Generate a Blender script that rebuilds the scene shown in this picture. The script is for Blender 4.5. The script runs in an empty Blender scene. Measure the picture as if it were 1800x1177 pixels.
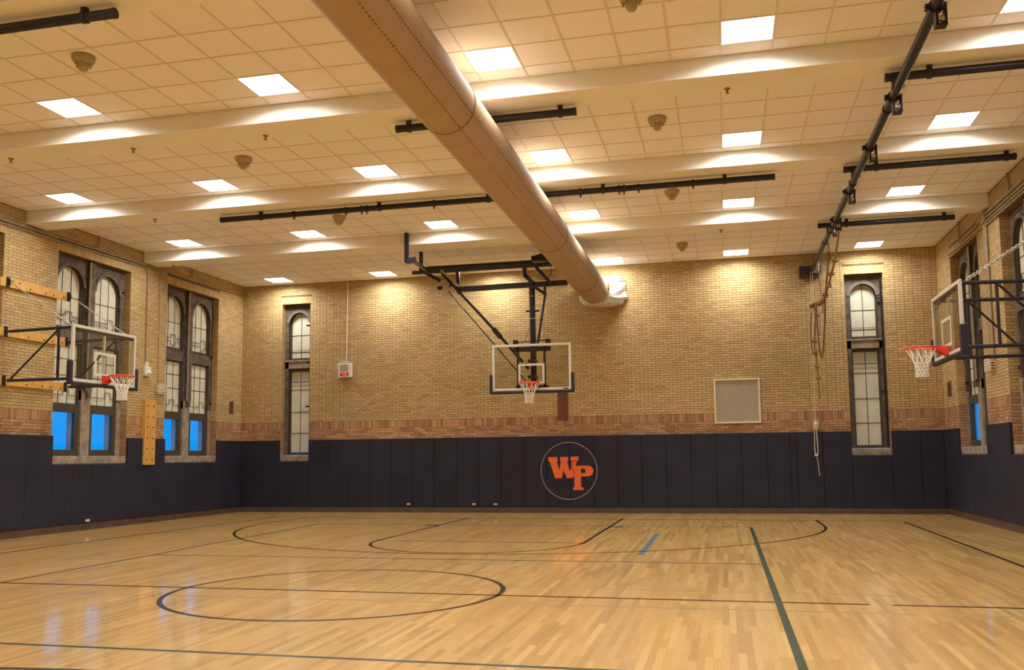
import bpy, bmesh, math, random
from mathutils import Vector, Matrix
random.seed(7)
PI = math.pi
SC = bpy.context.scene
COL = SC.collection

# ------------------------------------------------------------------ room size (metres)
XL, XR, YB, YF, H = -13.227, 5.044, 22.935, -4.335, 6.336     # side walls, far wall, near wall, ceiling
CAM = Vector((0.0, 0.0, 1.4268))

# ------------------------------------------------------------------ camera
yaw, pit, rol, FPX = 0.2307627, 0.0985132, -0.0108321, 1582.17
_f = Vector((-math.sin(yaw) * math.cos(pit), math.cos(yaw) * math.cos(pit), math.sin(pit)))
_r0 = Vector((math.cos(yaw), math.sin(yaw), 0))
_u0 = _r0.cross(_f)
_r = _r0 * math.cos(rol) + _u0 * math.sin(rol)
_u = -_r0 * math.sin(rol) + _u0 * math.cos(rol)
cd = bpy.data.cameras.new('camera')
cam = bpy.data.objects.new('camera', cd)
COL.objects.link(cam)
M = Matrix.Identity(4)
for i in range(3):
    M[i][0], M[i][1], M[i][2], M[i][3] = _r[i], _u[i], -_f[i], CAM[i]
cam.matrix_world = M
cd.sensor_fit = 'HORIZONTAL'
cd.sensor_width = 36.0
cd.lens = 36.0 * FPX / 1800.0
cd.shift_y = 58.68 / 1800.0
cd.clip_start, cd.clip_end = 0.05, 200
SC.camera = cam

def project(x, y, z):
    v = Vector((x, y, z)) - CAM
    w = v.dot(_f)
    if w < .1: return None
    return (900 + FPX * v.dot(_r) / w, 647.18 - FPX * v.dot(_u) / w, w)

# ------------------------------------------------------------------ world: blue dusk outside the windows
W = bpy.data.worlds.new('dusk'); SC.world = W
W.use_nodes = True
W.node_tree.nodes['Background'].inputs[0].default_value = (0.005, 0.36, 1.0, 1)
W.node_tree.nodes['Background'].inputs[1].default_value = 1.0

# ------------------------------------------------------------------ exposure
SC.view_settings.view_transform = 'Standard'
SC.view_settings.look = 'None'
SC.view_settings.exposure = 0.0
SC.view_settings.gamma = 1.0
SC.view_settings.use_curve_mapping = False
LIGHT_COLOR = (1.0, 0.995, 0.94)
LAMP_WATTS = 47.5          # each recessed fixture

# ------------------------------------------------------------------ materials
MATS = {}
def new_mat(name):
    m = bpy.data.materials.new(name); m.use_nodes = True
    MATS[name] = m
    nt = m.node_tree
    return m, nt, nt.nodes['Principled BSDF']

def noise_on(nt, scale, detail=3, stretch=(1, 1, 1), rough=.55):
    g = nt.nodes.new('ShaderNodeNewGeometry')
    mp = nt.nodes.new('ShaderNodeMapping'); mp.inputs['Scale'].default_value = stretch
    n = nt.nodes.new('ShaderNodeTexNoise'); n.inputs['Scale'].default_value = scale
    n.inputs['Detail'].default_value = detail; n.inputs['Roughness'].default_value = rough
    nt.links.new(g.outputs['Position'], mp.inputs[0]); nt.links.new(mp.outputs[0], n.inputs['Vector'])
    return n

def ramp(nt, fac, stops):
    r = nt.nodes.new('ShaderNodeValToRGB')
    e = r.color_ramp.elements
    while len(e) < len(stops): e.new(.5)
    for i, (p, c) in enumerate(stops):
        e[i].position = p; e[i].color = (*c, 1)
    nt.links.new(fac, r.inputs[0])
    return r

def mat(name, c, rough=.6, metal=0, var=.12, scale=4, stretch=(1, 1, 1), bump=0, bscale=60, spec=.5, detail=3):
    m, nt, b = new_mat(name)
    n = noise_on(nt, scale, detail, stretch)
    lo = tuple(max(0, v * (1 - var)) for v in c); hi = tuple(v * (1 + var) for v in c)
    r = ramp(nt, n.outputs[0], [(.3, lo), (.7, hi)])
    nt.links.new(r.outputs[0], b.inputs['Base Color'])
    b.inputs['Roughness'].default_value = rough
    b.inputs['Metallic'].default_value = metal
    b.inputs['Specular IOR Level'].default_value = spec
    if bump:
        n2 = noise_on(nt, bscale, 3, stretch)
        bp = nt.nodes.new('ShaderNodeBump'); bp.inputs['Strength'].default_value = bump; bp.inputs['Distance'].default_value = .01
        nt.links.new(n2.outputs[0], bp.inputs['Height']); nt.links.new(bp.outputs[0], b.inputs['Normal'])
    return m

def tone_mat(name, stops, rough, grain=None, gvar=.12, big=None, bigvar=.15, bump=0, bscale=80, spec=.5, coat=0):
    """per-piece colour: 'tone' face attribute (joined pieces) or object colour (single pieces)"""
    m, nt, b = new_mat(name)
    at = nt.nodes.new('ShaderNodeAttribute'); at.attribute_name = 'tone'
    oi = nt.nodes.new('ShaderNodeObjectInfo')
    sp = nt.nodes.new('ShaderNodeSeparateColor'); nt.links.new(oi.outputs['Color'], sp.inputs[0])
    ad = nt.nodes.new('ShaderNodeMath'); ad.operation = 'ADD'
    nt.links.new(at.outputs['Fac'], ad.inputs[0]); nt.links.new(sp.outputs[0], ad.inputs[1])
    r = ramp(nt, ad.outputs[0], stops)
    out = r.outputs[0]
    for sc_, st, v in ((grain[0], grain[1], gvar) if grain else (None,) * 3, (big[0], big[1], bigvar) if big else (None,) * 3):
        if sc_ is None: continue
        n = noise_on(nt, sc_, 3, st)
        mr = nt.nodes.new('ShaderNodeMapRange')
        mr.inputs[1].default_value = .3; mr.inputs[2].default_value = .7
        mr.inputs[3].default_value = 1 - v; mr.inputs[4].default_value = 1 + v
        nt.links.new(n.outputs[0], mr.inputs[0])
        mx = nt.nodes.new('ShaderNodeMix'); mx.data_type = 'RGBA'; mx.blend_type = 'MULTIPLY'; mx.inputs[0].default_value = 1
        nt.links.new(out, mx.inputs[6]); nt.links.new(mr.outputs[0], mx.inputs[7])
        out = mx.outputs[2]
    nt.links.new(out, b.inputs['Base Color'])
    b.inputs['Roughness'].default_value = rough
    b.inputs['Specular IOR Level'].default_value = spec
    b.inputs['Coat Weight'].default_value = coat
    b.inputs['Coat Roughness'].default_value = .075
    if bump:
        n2 = noise_on(nt, bscale, 2)
        bp = nt.nodes.new('ShaderNodeBump'); bp.inputs['Strength'].default_value = bump; bp.inputs['Distance'].default_value = .01
        nt.links.new(n2.outputs[0], bp.inputs['Height']); nt.links.new(bp.outputs[0], b.inputs['Normal'])
    return m

def emit_mat(name, c, s):
    m = bpy.data.materials.new(name); m.use_nodes = True; MATS[name] = m
    nt = m.node_tree; nt.nodes.remove(nt.nodes['Principled BSDF'])
    e = nt.nodes.new('ShaderNodeEmission'); e.inputs[0].default_value = c; e.inputs[1].default_value = s
    nt.links.new(e.outputs[0], nt.nodes['Material Output'].inputs[0])
    return m

def clear_mat(name, tint, rough=.02):
    m = bpy.data.materials.new(name); m.use_nodes = True; MATS[name] = m
    nt = m.node_tree; nt.nodes.remove(nt.nodes['Principled BSDF'])
    t = nt.nodes.new('ShaderNodeBsdfTransparent'); t.inputs[0].default_value = (*tint, 1)
    g = nt.nodes.new('ShaderNodeBsdfGlossy'); g.inputs['Roughness'].default_value = rough
    lw = nt.nodes.new('ShaderNodeLayerWeight'); lw.inputs[0].default_value = .5
    pw = nt.nodes.new('ShaderNodeMath'); pw.operation = 'POWER'; pw.inputs[1].default_value = 4.0
    nt.links.new(lw.outputs['Facing'], pw.inputs[0])
    f = nt.nodes.new('ShaderNodeMapRange'); f.inputs[3].default_value = .03; f.inputs[4].default_value = .6
    nt.links.new(pw.outputs[0], f.inputs[0])
    mx = nt.nodes.new('ShaderNodeMixShader')
    nt.links.new(f.outputs[0], mx.inputs[0]); nt.links.new(t.outputs[0], mx.inputs[1]); nt.links.new(g.outputs[0], mx.inputs[2])
    nt.links.new(mx.outputs[0], nt.nodes['Material Output'].inputs[0])
    return m

tone_mat('plank', [(0, (.44, .245, .066)), (.5, (.58, .34, .100)), (1, (.70, .445, .150))], .34, grain=(9, (14, .6, 1)), gvar=.13, big=(.25, (1, 1, 1)), bigvar=.06, bump=.012, bscale=1.2, coat=.62)
tone_mat('tan_brick', [(0, (.37, .245, .105)), (.5, (.50, .345, .155)), (1, (.60, .43, .205))], .8, grain=(30, (1, 1, 1)), gvar=.08, big=(.35, (1, 1, 1)), bigvar=.13)
tone_mat('red_brick', [(0, (.28, .145, .07)), (.5, (.43, .235, .115)), (1, (.56, .33, .175))], .8, grain=(30, (1, 1, 1)), gvar=.10, big=(.4, (1, 1, 1)), bigvar=.15)
tone_mat('ceiling_tile', [(0, (.83, .79, .77)), (1, (.85, .81, .79))], .95, grain=(130, (1, 1, 1)), gvar=.05, spec=.1)
mat('mortar', (.15, .10, .045), .9, var=.2, scale=8)
mat('grid_metal', (.70, .62, .51), .6, var=.05)
mat('beam_paint', (.82, .785, .71), .5, var=.04, scale=2)
mat('floor_base', (.25, .13, .04), .8)
mat('pad_vinyl', (.019, .019, .036), .6, var=.2, scale=1.5, bump=.05, bscale=250, spec=.3)
mat('base_vinyl', (.11, .07, .055), .45, var=.2)
mat('black_line', (.020, .013, .011), .24, spec=.35, var=.1)
mat('green_line', (.028, .062, .046), .25, spec=.35, var=.15)
mat('blue_line', (.13, .20, .25), .2, var=.1, spec=.3)
mat('grey_line', (.40, .30, .19), .2, var=.15, scale=1, spec=.4)
mat('black_metal', (.016, .014, .020), .38, var=.2, scale=10, spec=.35)
mat('navy_metal', (.022, .018, .036), .35, var=.2, scale=10, spec=.5)
mat('steel', (.62, .58, .52), .35, metal=.6, var=.1)
mat('white_paint', (.78, .74, .68), .4, var=.04)
mat('white_frame', (.74, .73, .68), .4, var=.04)
mat('board_pad', (.024, .020, .026), .6, var=.2)
mat('rim_orange', (.82, .055, .022), .35, var=.05)
mat('net_cord', (.85, .82, .74), .8, var=.05)
mat('duct_fabric', (.40, .285, .18), .75, var=.06, scale=3, bump=.04, bscale=6, spec=.25)
mat('duct_seam', (.20, .12, .06), .8, var=.2)
mat('wrap_plastic', (.62, .60, .56), .35, var=.05, bump=.5, bscale=14)
mat('tape_brown', (.25, .17, .06), .5)
mat('pine', (.66, .36, .085), .45, var=.14, scale=3, stretch=(1, 6, 1.2))
mat('pine_upright', (.62, .34, .09), .45, var=.12, scale=3, stretch=(6, 6, .6))
mat('bolt_dark', (.10, .05, .02), .5)
mat('stone_dark', (.115, .088, .070), .75, var=.45, scale=6, bump=.2, bscale=30)
mat('stone_pale', (.30, .245, .18), .75, var=.35, scale=7, bump=.2, bscale=30)
mat('stone_mid', (.17, .135, .105), .75, var=.35, scale=7, bump=.2, bscale=30)
mat('stone_outer', (.42, .40, .42), .8, var=.1)
mat('casement', (.060, .048, .030), .55, var=.2, scale=12)
mat('leaded_glass', (.70, .69, .57), .28, var=.10, scale=2.2, spec=.4)
clear_mat('window_glass', (.97, .98, 1.0))
clear_mat('board_glass', (.90, .91, .86))
emit_mat('diffuser', (*LIGHT_COLOR, 1), 7.0)
mat('fixture_white', (.85, .83, .78), .5, var=.02)
mat('detector_tan', (.40, .31, .20), .5, var=.05)
mat('brass', (.35, .22, .08), .35, metal=.8)
mat('conduit', (.34, .27, .18), .45, metal=.3, var=.2, scale=14)
mat('conduit_tan', (.47, .33, .17), .6, var=.1)
mat('plastic_white', (.72, .68, .60), .4, var=.04)
mat('grille_grey', (.34, .30, .25), .6, var=.15, scale=90)
mat('screen_grey', (.37, .315, .235), .65, var=.10, scale=25)
mat('cream_trim', (.76, .64, .48), .5, var=.05)
mat('display_black', (.012, .006, .006), .3)
emit_mat('digit_red', (1.0, .03, .06, 1), 3.0)
mat('alarm_red', (.5, .03, .02), .4)
mat('logo_orange', (.85, .15, .035), .6, var=.04)
mat('logo_grey', (.38, .32, .30), .6, var=.1)
mat('rust_steel', (.14, .048, .020), .7, var=.25, scale=5)
mat('vent_brown', (.14, .075, .03), .6, var=.2)
mat('rope_fibre', (.27, .15, .055), .9, var=.25, scale=60)
mat('cord_white', (.66, .60, .52), .8, var=.1)
mat('bucket_tan', (.45, .26, .11), .6)
mat('ball_yellow', (.55, .42, .06), .5)
mat('winch_grey', (.40, .36, .30), .5, metal=.3)

def brick_texture_mat():
    m, nt, b = new_mat('brick_plain')
    g = nt.nodes.new('ShaderNodeNewGeometry')
    sx = nt.nodes.new('ShaderNodeSeparateXYZ'); nt.links.new(g.outputs['Position'], sx.inputs[0])
    ad = nt.nodes.new('ShaderNodeMath'); ad.operation = 'ADD'
    nt.links.new(sx.outputs[0], ad.inputs[0]); nt.links.new(sx.outputs[1], ad.inputs[1])
    cb = nt.nodes.new('ShaderNodeCombineXYZ'); nt.links.new(ad.outputs[0], cb.inputs[0]); nt.links.new(sx.outputs[2], cb.inputs[1])
    t = nt.nodes.new('ShaderNodeTexBrick'); t.inputs['Scale'].default_value = 1
    t.inputs['Brick Width'].default_value = .205; t.inputs['Row Height'].default_value = .061; t.inputs['Mortar Size'].default_value = .005
    t.inputs['Color1'].default_value = (.42, .27, .10, 1); t.inputs['Color2'].default_value = (.52, .35, .14, 1); t.inputs['Mortar'].default_value = (.16, .105, .045, 1)
    nt.links.new(cb.outputs[0], t.inputs['Vector']); nt.links.new(t.outputs[0], b.inputs['Base Color'])
    b.inputs['Roughness'].default_value = .85
brick_texture_mat()

# ------------------------------------------------------------------ mesh builder
ORIGIN = {}      # world position of every parent Empty (parents are never rotated)
class MB:
    def __init__(self):
        self.v, self.f, self.s, self.t = [], [], [], []
    def add(self, vs, fs, smooth=False, tone=0.0):
        o = len(self.v)
        self.v += [tuple(p) for p in vs]
        for f in fs:
            self.f.append(tuple(i + o for i in f)); self.s.append(smooth); self.t.append(tone)
        return self
    def box(self, x0, x1, y0, y1, z0, z1, tone=0.0, ch=0.0):
        if x0 > x1: x0, x1 = x1, x0
        if y0 > y1: y0, y1 = y1, y0
        if z0 > z1: z0, z1 = z1, z0
        if ch > 0:
            bm = bmesh.new()
            vs = [bm.verts.new(p) for p in ((x0, y0, z0), (x1, y0, z0), (x1, y1, z0), (x0, y1, z0), (x0, y0, z1), (x1, y0, z1), (x1, y1, z1), (x0, y1, z1))]
            for f in ((0, 3, 2, 1), (4, 5, 6, 7), (0, 1, 5, 4), (1, 2, 6, 5), (2, 3, 7, 6), (3, 0, 4, 7)): bm.faces.new([vs[i] for i in f])
            bmesh.ops.bevel(bm, geom=bm.edges[:], offset=ch, segments=2, affect='EDGES', profile=.5)
            bm.verts.index_update()
            self.add([v.co[:] for v in bm.verts], [[v.index for v in f.verts] for f in bm.faces], False, tone)
            bm.free()
            return self
        return self.add(((x0, y0, z0), (x1, y0, z0), (x1, y1, z0), (x0, y1, z0), (x0, y0, z1), (x1, y0, z1), (x1, y1, z1), (x0, y1, z1)),
                        ((0, 3, 2, 1), (4, 5, 6, 7), (0, 1, 5, 4), (1, 2, 6, 5), (2, 3, 7, 6), (3, 0, 4, 7)), False, tone)
    def mbox(self, mp, u0, u1, z0, z1, d0, d1, tone=0.0, ch=0.0):
        a, b = mp(u0, z0, d0), mp(u1, z1, d1)
        return self.box(a[0], b[0], a[1], b[1], a[2], b[2], tone, ch)
    def tube(self, pts, r, n=10, closed=False, cap=True, smooth=True):
        pts = [Vector(p) for p in pts]
        m = len(pts)
        rr = r if isinstance(r, (list, tuple)) else [r] * m
        tang = []
        for i in range(m):
            a = pts[(i - 1) % m] if (closed or i > 0) else pts[i]
            b = pts[(i + 1) % m] if (closed or i < m - 1) else pts[i]
            d = b - a
            tang.append(d.normalized() if d.length > 1e-9 else Vector((0, 0, 1)))
        ref = Vector((0, 0, 1)) if abs(tang[0].z) < .9 else Vector((1, 0, 0))
        nrm = tang[0].cross(ref).normalized()
        vs = []
        for i in range(m):
            nrm = (nrm - tang[i] * nrm.dot(tang[i])).normalized()
            bi = tang[i].cross(nrm)
            for k in range(n):
                a = 2 * PI * k / n
                vs.append(pts[i] + (nrm * math.cos(a) + bi * math.sin(a)) * rr[i])
        fs = []
        for i in range(m if closed else m - 1):
            j = (i + 1) % m
            for k in range(n):
                fs.append((i * n + k, i * n + (k + 1) % n, j * n + (k + 1) % n, j * n + k))
        self.add(vs, fs, smooth)
        if cap and not closed:
            self.add(vs[:n], [tuple(range(n))[::-1]])
            self.add(vs[-n:], [tuple(range(n))])
        return self
    def bar(self, a, b, w, h):
        """rectangular bar from a to b; w across horizontally, h across vertically"""
        a, b = Vector(a), Vector(b)
        t = (b - a).normalized()
        up = Vector((0, 0, 1)) if abs(t.z) < .95 else Vector((0, 1, 0))
        s = t.cross(up).normalized(); u = s.cross(t)
        vs = []
        for p in (a, b):
            for (i, j) in ((-1, -1), (1, -1), (1, 1), (-1, 1)):
                vs.append(p + s * (i * w / 2) + u * (j * h / 2))
        return self.add(vs, ((0, 1, 2, 3), (7, 6, 5, 4), (0, 4, 5, 1), (1, 5, 6, 2), (2, 6, 7, 3), (3, 7, 4, 0)))
    def lathe(self, prof, c, axis='z', n=20):
        """prof: (radius, offset along the axis)"""
        c = Vector(c)
        ex, ey, ez = {'z': ((1, 0, 0), (0, 1, 0), (0, 0, 1)), 'y': ((1, 0, 0), (0, 0, 1), (0, 1, 0)), 'x': ((0, 1, 0), (0, 0, 1), (1, 0, 0))}[axis]
        ex, ey, ez = Vector(ex), Vector(ey), Vector(ez)
        vs = []
        for (r, h) in prof:
            for k in range(n):
                a = 2 * PI * k / n
                vs.append(c + ex * (r * math.cos(a)) + ey * (r * math.sin(a)) + ez * h)
        fs = []
        for i in range(len(prof) - 1):
            for k in range(n):
                fs.append((i * n + k, i * n + (k + 1) % n, (i + 1) * n + (k + 1) % n, (i + 1) * n + k))
        self.add(vs, fs, True)
        self.add(vs[:n], [tuple(range(n))]); self.add(vs[-n:], [tuple(range(n))])
        return self
    def sphere(self, c, r, n=10, sz=1):
        pr = [(max(1e-4, r * math.sin(PI * i / 6)), -r * sz * math.cos(PI * i / 6)) for i in range(7)]
        return self.lathe(pr, c, 'z', n)
    def prism(self, mp, poly, d0, d1):
        """outline of (u, z) points extruded from depth d0 to d1 through the mapping mp"""
        n = len(poly)
        vs = [mp(u, z, d0) for u, z in poly] + [mp(u, z, d1) for u, z in poly]
        fs = [tuple(range(n)), tuple(range(2 * n - 1, n - 1, -1))] + [(i, (i + 1) % n, n + (i + 1) % n, n + i) for i in range(n)]
        return self.add(vs, fs)
    def build(self, name, material, parent=None, tones=False):
        me = bpy.data.meshes.new(name)
        off = ORIGIN.get(parent, Vector((0, 0, 0))) if parent is not None else Vector((0, 0, 0))
        me.from_pydata([(p[0] - off[0], p[1] - off[1], p[2] - off[2]) for p in self.v], [], self.f)
        me.polygons.foreach_set('use_smooth', self.s)
        if tones:
            at = me.attributes.new('tone', 'FLOAT', 'FACE')
            at.data.foreach_set('value', self.t)
        bm = bmesh.new(); bm.from_mesh(me)
        bmesh.ops.recalc_face_normals(bm, faces=bm.faces[:])
        bm.to_mesh(me); bm.free()
        me.materials.append(MATS[material])
        o = bpy.data.objects.new(name, me)
        COL.objects.link(o)
        if tones: o.color = (0, 0, 0, 1)
        if parent is not None:
            o.parent = parent; ORIGIN[o] = off
        return o

def tag(o, label, cat, group=None):
    o['label'] = label; o['category'] = cat
    if group: o['group'] = group
    return o
def thing(name, label, cat, loc, group=None):
    o = bpy.data.objects.new(name, None); COL.objects.link(o)
    o.location = loc; o.empty_display_size = .1
    ORIGIN[o] = Vector(loc)
    return tag(o, label, cat, group)
def structure(o, label=None):
    o['kind'] = 'structure'
    if label: o['label'] = label
    return o
def sroot(name, loc, label=None):
    o = bpy.data.objects.new(name, None); COL.objects.link(o); o.location = loc; o.empty_display_size = .1
    ORIGIN[o] = Vector(loc)
    return structure(o, label)
ORD = ['zeroth', 'first', 'second', 'third', 'fourth', 'fifth', 'sixth', 'seventh', 'eighth', 'ninth', 'tenth', 'eleventh', 'twelfth', 'thirteenth', 'fourteenth', 'fifteenth', 'sixteenth', 'seventeenth', 'eighteenth', 'nineteenth', 'twentieth', 'twenty-first', 'twenty-second', 'twenty-third', 'twenty-fourth', 'twenty-fifth', 'twenty-sixth', 'twenty-seventh', 'twenty-eighth', 'twenty-ninth', 'thirtieth', 'thirty-first']

# wall mappings: u along the wall, z up, d outwards into the wall
mpB = lambda u, z, d: (u, YB + d, z)
mpL = lambda u, z, d: (XL - d, u, z)
mpR = lambda u, z, d: (XR + d, u, z)
mpF = lambda u, z, d: (u, YF - d, z)

def single_pieces(cands, n):
    """the n candidates that show largest: (size, index)"""
    return set(i for _, i in sorted(cands, reverse=True)[:n])

# ------------------------------------------------------------------ floor
floor = structure(MB().box(XL - .5, XR + .5, YF - .5, YB + .5, -.25, -.002).build('floor', 'floor_base'), 'varnished maple strip floor of the gym')
PW = .0572
planks = []
x = XL
while x < XR:
    y = YF - random.uniform(0, 1.0)
    w = min(PW, XR - x)
    while y < YB:
        ln = random.choice((.38, .55, .7, .85, 1.0, 1.2, 1.5)) * random.uniform(.9, 1.1)
        y0, y1 = max(y, YF), min(y + ln, YB)
        if y1 - y0 > .02:
            planks.append((x, w, y0, y1, min(1, max(0, random.gauss(.5, .23)))))
        y += ln
    x += PW
cand = []
for i, (x, w, y0, y1, t) in enumerate(planks):
    ym = (y0 + y1) / 2
    if ym < 5.4 or ym > 9: continue
    p = project(x, ym, 0)
    if p and 5 < p[0] < 1795 and p[1] < 1170: cand.append(((y1 - y0) / p[2] ** 3, i))
ones = single_pieces(cand, 300)
pm = None
rest = MB()
for i, (x, w, y0, y1, t) in enumerate(planks):
    if i in ones:
        if pm is None:
            o = MB().box(.0002, PW - .0002, 0, 1, -.002, 0).build('plank', 'plank', floor); pm = o.data
        else:
            o = bpy.data.objects.new('plank', pm); COL.objects.link(o); o.parent = floor
        o.location = (x, y0, 0); o.scale = (1, y1 - y0 - .0004, 1); o.color = (t, t, t, 1)
    else:
        a, b, c, d = x + .0002, x + w - .0002, y0 + .0002, y1 - .0002
        rest.add(((a, c, -.002), (b, c, -.002), (b, d, -.002), (a, d, -.002), (a, c, 0), (b, c, 0), (b, d, 0), (a, d, 0)),
                 ((4, 5, 6, 7), (0, 1, 5, 4), (1, 2, 6, 5), (2, 3, 7, 6), (3, 0, 4, 7)), False, t)
o = rest.build('strip_flooring', 'plank', floor, True); o['kind'] = 'stuff'

def line_part(name, m, pts, w=.056, z=.0012):
    """painted line along floor points, of width w, as a thin raised strip"""
    b = MB(); P = [Vector((p[0], p[1], 0)) for p in pts]
    L, R = [], []
    for i, p in enumerate(P):
        t = (P[min(i + 1, len(P) - 1)] - P[max(i - 1, 0)]).normalized()
        nn = Vector((-t.y, t.x, 0))
        L.append(p + nn * w / 2); R.append(p - nn * w / 2)
    n = len(P)
    vs = [(q.x, q.y, z) for q in L] + [(q.x, q.y, z) for q in R] + [(q.x, q.y, 0) for q in L] + [(q.x, q.y, 0) for q in R]
    fs = []
    for i in range(n - 1):
        fs += [(i, i + 1, n + i + 1, n + i), (i, 2 * n + i, 2 * n + i + 1, i + 1), (n + i, n + i + 1, 3 * n + i + 1, 3 * n + i)]
    b.add(vs, fs)
    return b.build(name, m, floor)
CX, CY = -4.17, 9.3
def arc(cx, cy, r, a0, a1, n=64): return [(cx + r * math.cos(math.radians(a0 + (a1 - a0) * i / n)), cy + r * math.sin(math.radians(a0 + (a1 - a0) * i / n))) for i in range(n + 1)]
line_part('center_circle_line', 'black_line', arc(CX, CY, 1.81, 0, 360, 96))
line_part('half_court_line', 'black_line', [(-11.25, 9.27), (1.29, 9.27)])
line_part('half_court_line', 'black_line', [(1.49, 9.27), (3.56, 9.27)])
for s in (1, -1):
    Y = lambda y: CY + s * (y - CY)
    line_part('free_throw_arc', 'black_line', [(px, Y(py)) for px, py in arc(CX, 15.03, 1.81, 180, 360)])
    line_part('lane_line', 'black_line', [(CX - 1.83, Y(15.03)), (CX - 1.86, Y(21.0))])
    line_part('lane_line', 'black_line', [(CX + 1.83, Y(14.9)), (CX + 1.83, Y(21.0))], .06)
    line_part('free_throw_line', 'black_line', [(CX - 1.8, Y(15.03)), (CX + 1.8, Y(15.03))], .04)
    line_part('lane_block', 'black_line', [(CX - 2.13, Y(18.60)), (CX - 1.88, Y(18.60))], .17)
    line_part('lane_block', 'black_line', [(CX + 1.86, Y(18.52)), (CX + 2.10, Y(18.52))], .17)
    a3 = arc(CX, 19.12, 6.04, 180, 360, 96)
    line_part('three_point_line', 'black_line', [(CX - 6.0, Y(20.97))] + [(px, Y(py)) for px, py in a3] + [(CX + 6.04, Y(20.75))])
    line_part('base_line', 'black_line', [(-11.25, Y(20.97)), (3.56, Y(20.6))], .045)
    line_part('attack_line', 'green_line', [(-8.6, Y(12.38)), (.42, Y(12.42))], .05)
    line_part('end_line', 'green_line', [(-8.85, Y(18.78)), (.44, Y(18.68))], .04)
line_part('side_line', 'black_line', [(-11.35, -2.3), (-11.25, 12.65), (-11.05, 20.9)])
line_part('side_line', 'black_line', [(3.58, -2.0), (3.58, 20.4)])
line_part('court_edge_line', 'green_line', [(-8.5, -.1), (-8.5, 9.2), (-8.6, 12.3), (-8.85, 18.8)], .05)
line_part('court_edge_line', 'green_line', [(.465, 0), (.445, 18.6)], .066, .0016)
line_part('tape_mark', 'blue_line', [(-1.25, 13.35), (-1.27, 16.9)], .085)
line_part('faint_line', 'grey_line', [(-4.6, 9.93), (2.9, 9.85)], .045, .0008)
line_part('faint_line', 'grey_line', [(-8.2, 8.68), (2.9, 8.8)], .045, .0008)
line_part('faint_line', 'grey_line', [(4.0, 15.9), (4.1, 13.6)], .05, .0008)

# ------------------------------------------------------------------ walls
OPEN_L = [(11.86, 14.17), (15.595, 17.935), (19.34, 21.65)]
OPEN_R = [(11.8, 14.1), (15.55, 17.87), (19.38, 21.60)]
OPEN_B = [(-12.018, -11.155), (2.947, 3.845)]
Z0, Z1 = 1.385, 5.78
BAND = 2.465
def slab(name, mp, u0, u1, openings, label, th=.40):
    b = MB()
    cuts = [u0]
    for a, c in openings: cuts += [a, c]
    cuts.append(u1)
    for i in range(0, len(cuts), 2): b.mbox(mp, cuts[i], cuts[i + 1], 0, H + .12, .006, th)
    for a, c in openings:
        b.mbox(mp, a, c, 0, Z0 + .004, .006, th); b.mbox(mp, a, c, Z1 + .004, H + .12, .006, th)
    return structure(b.build(name, 'mortar'), label)

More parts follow.
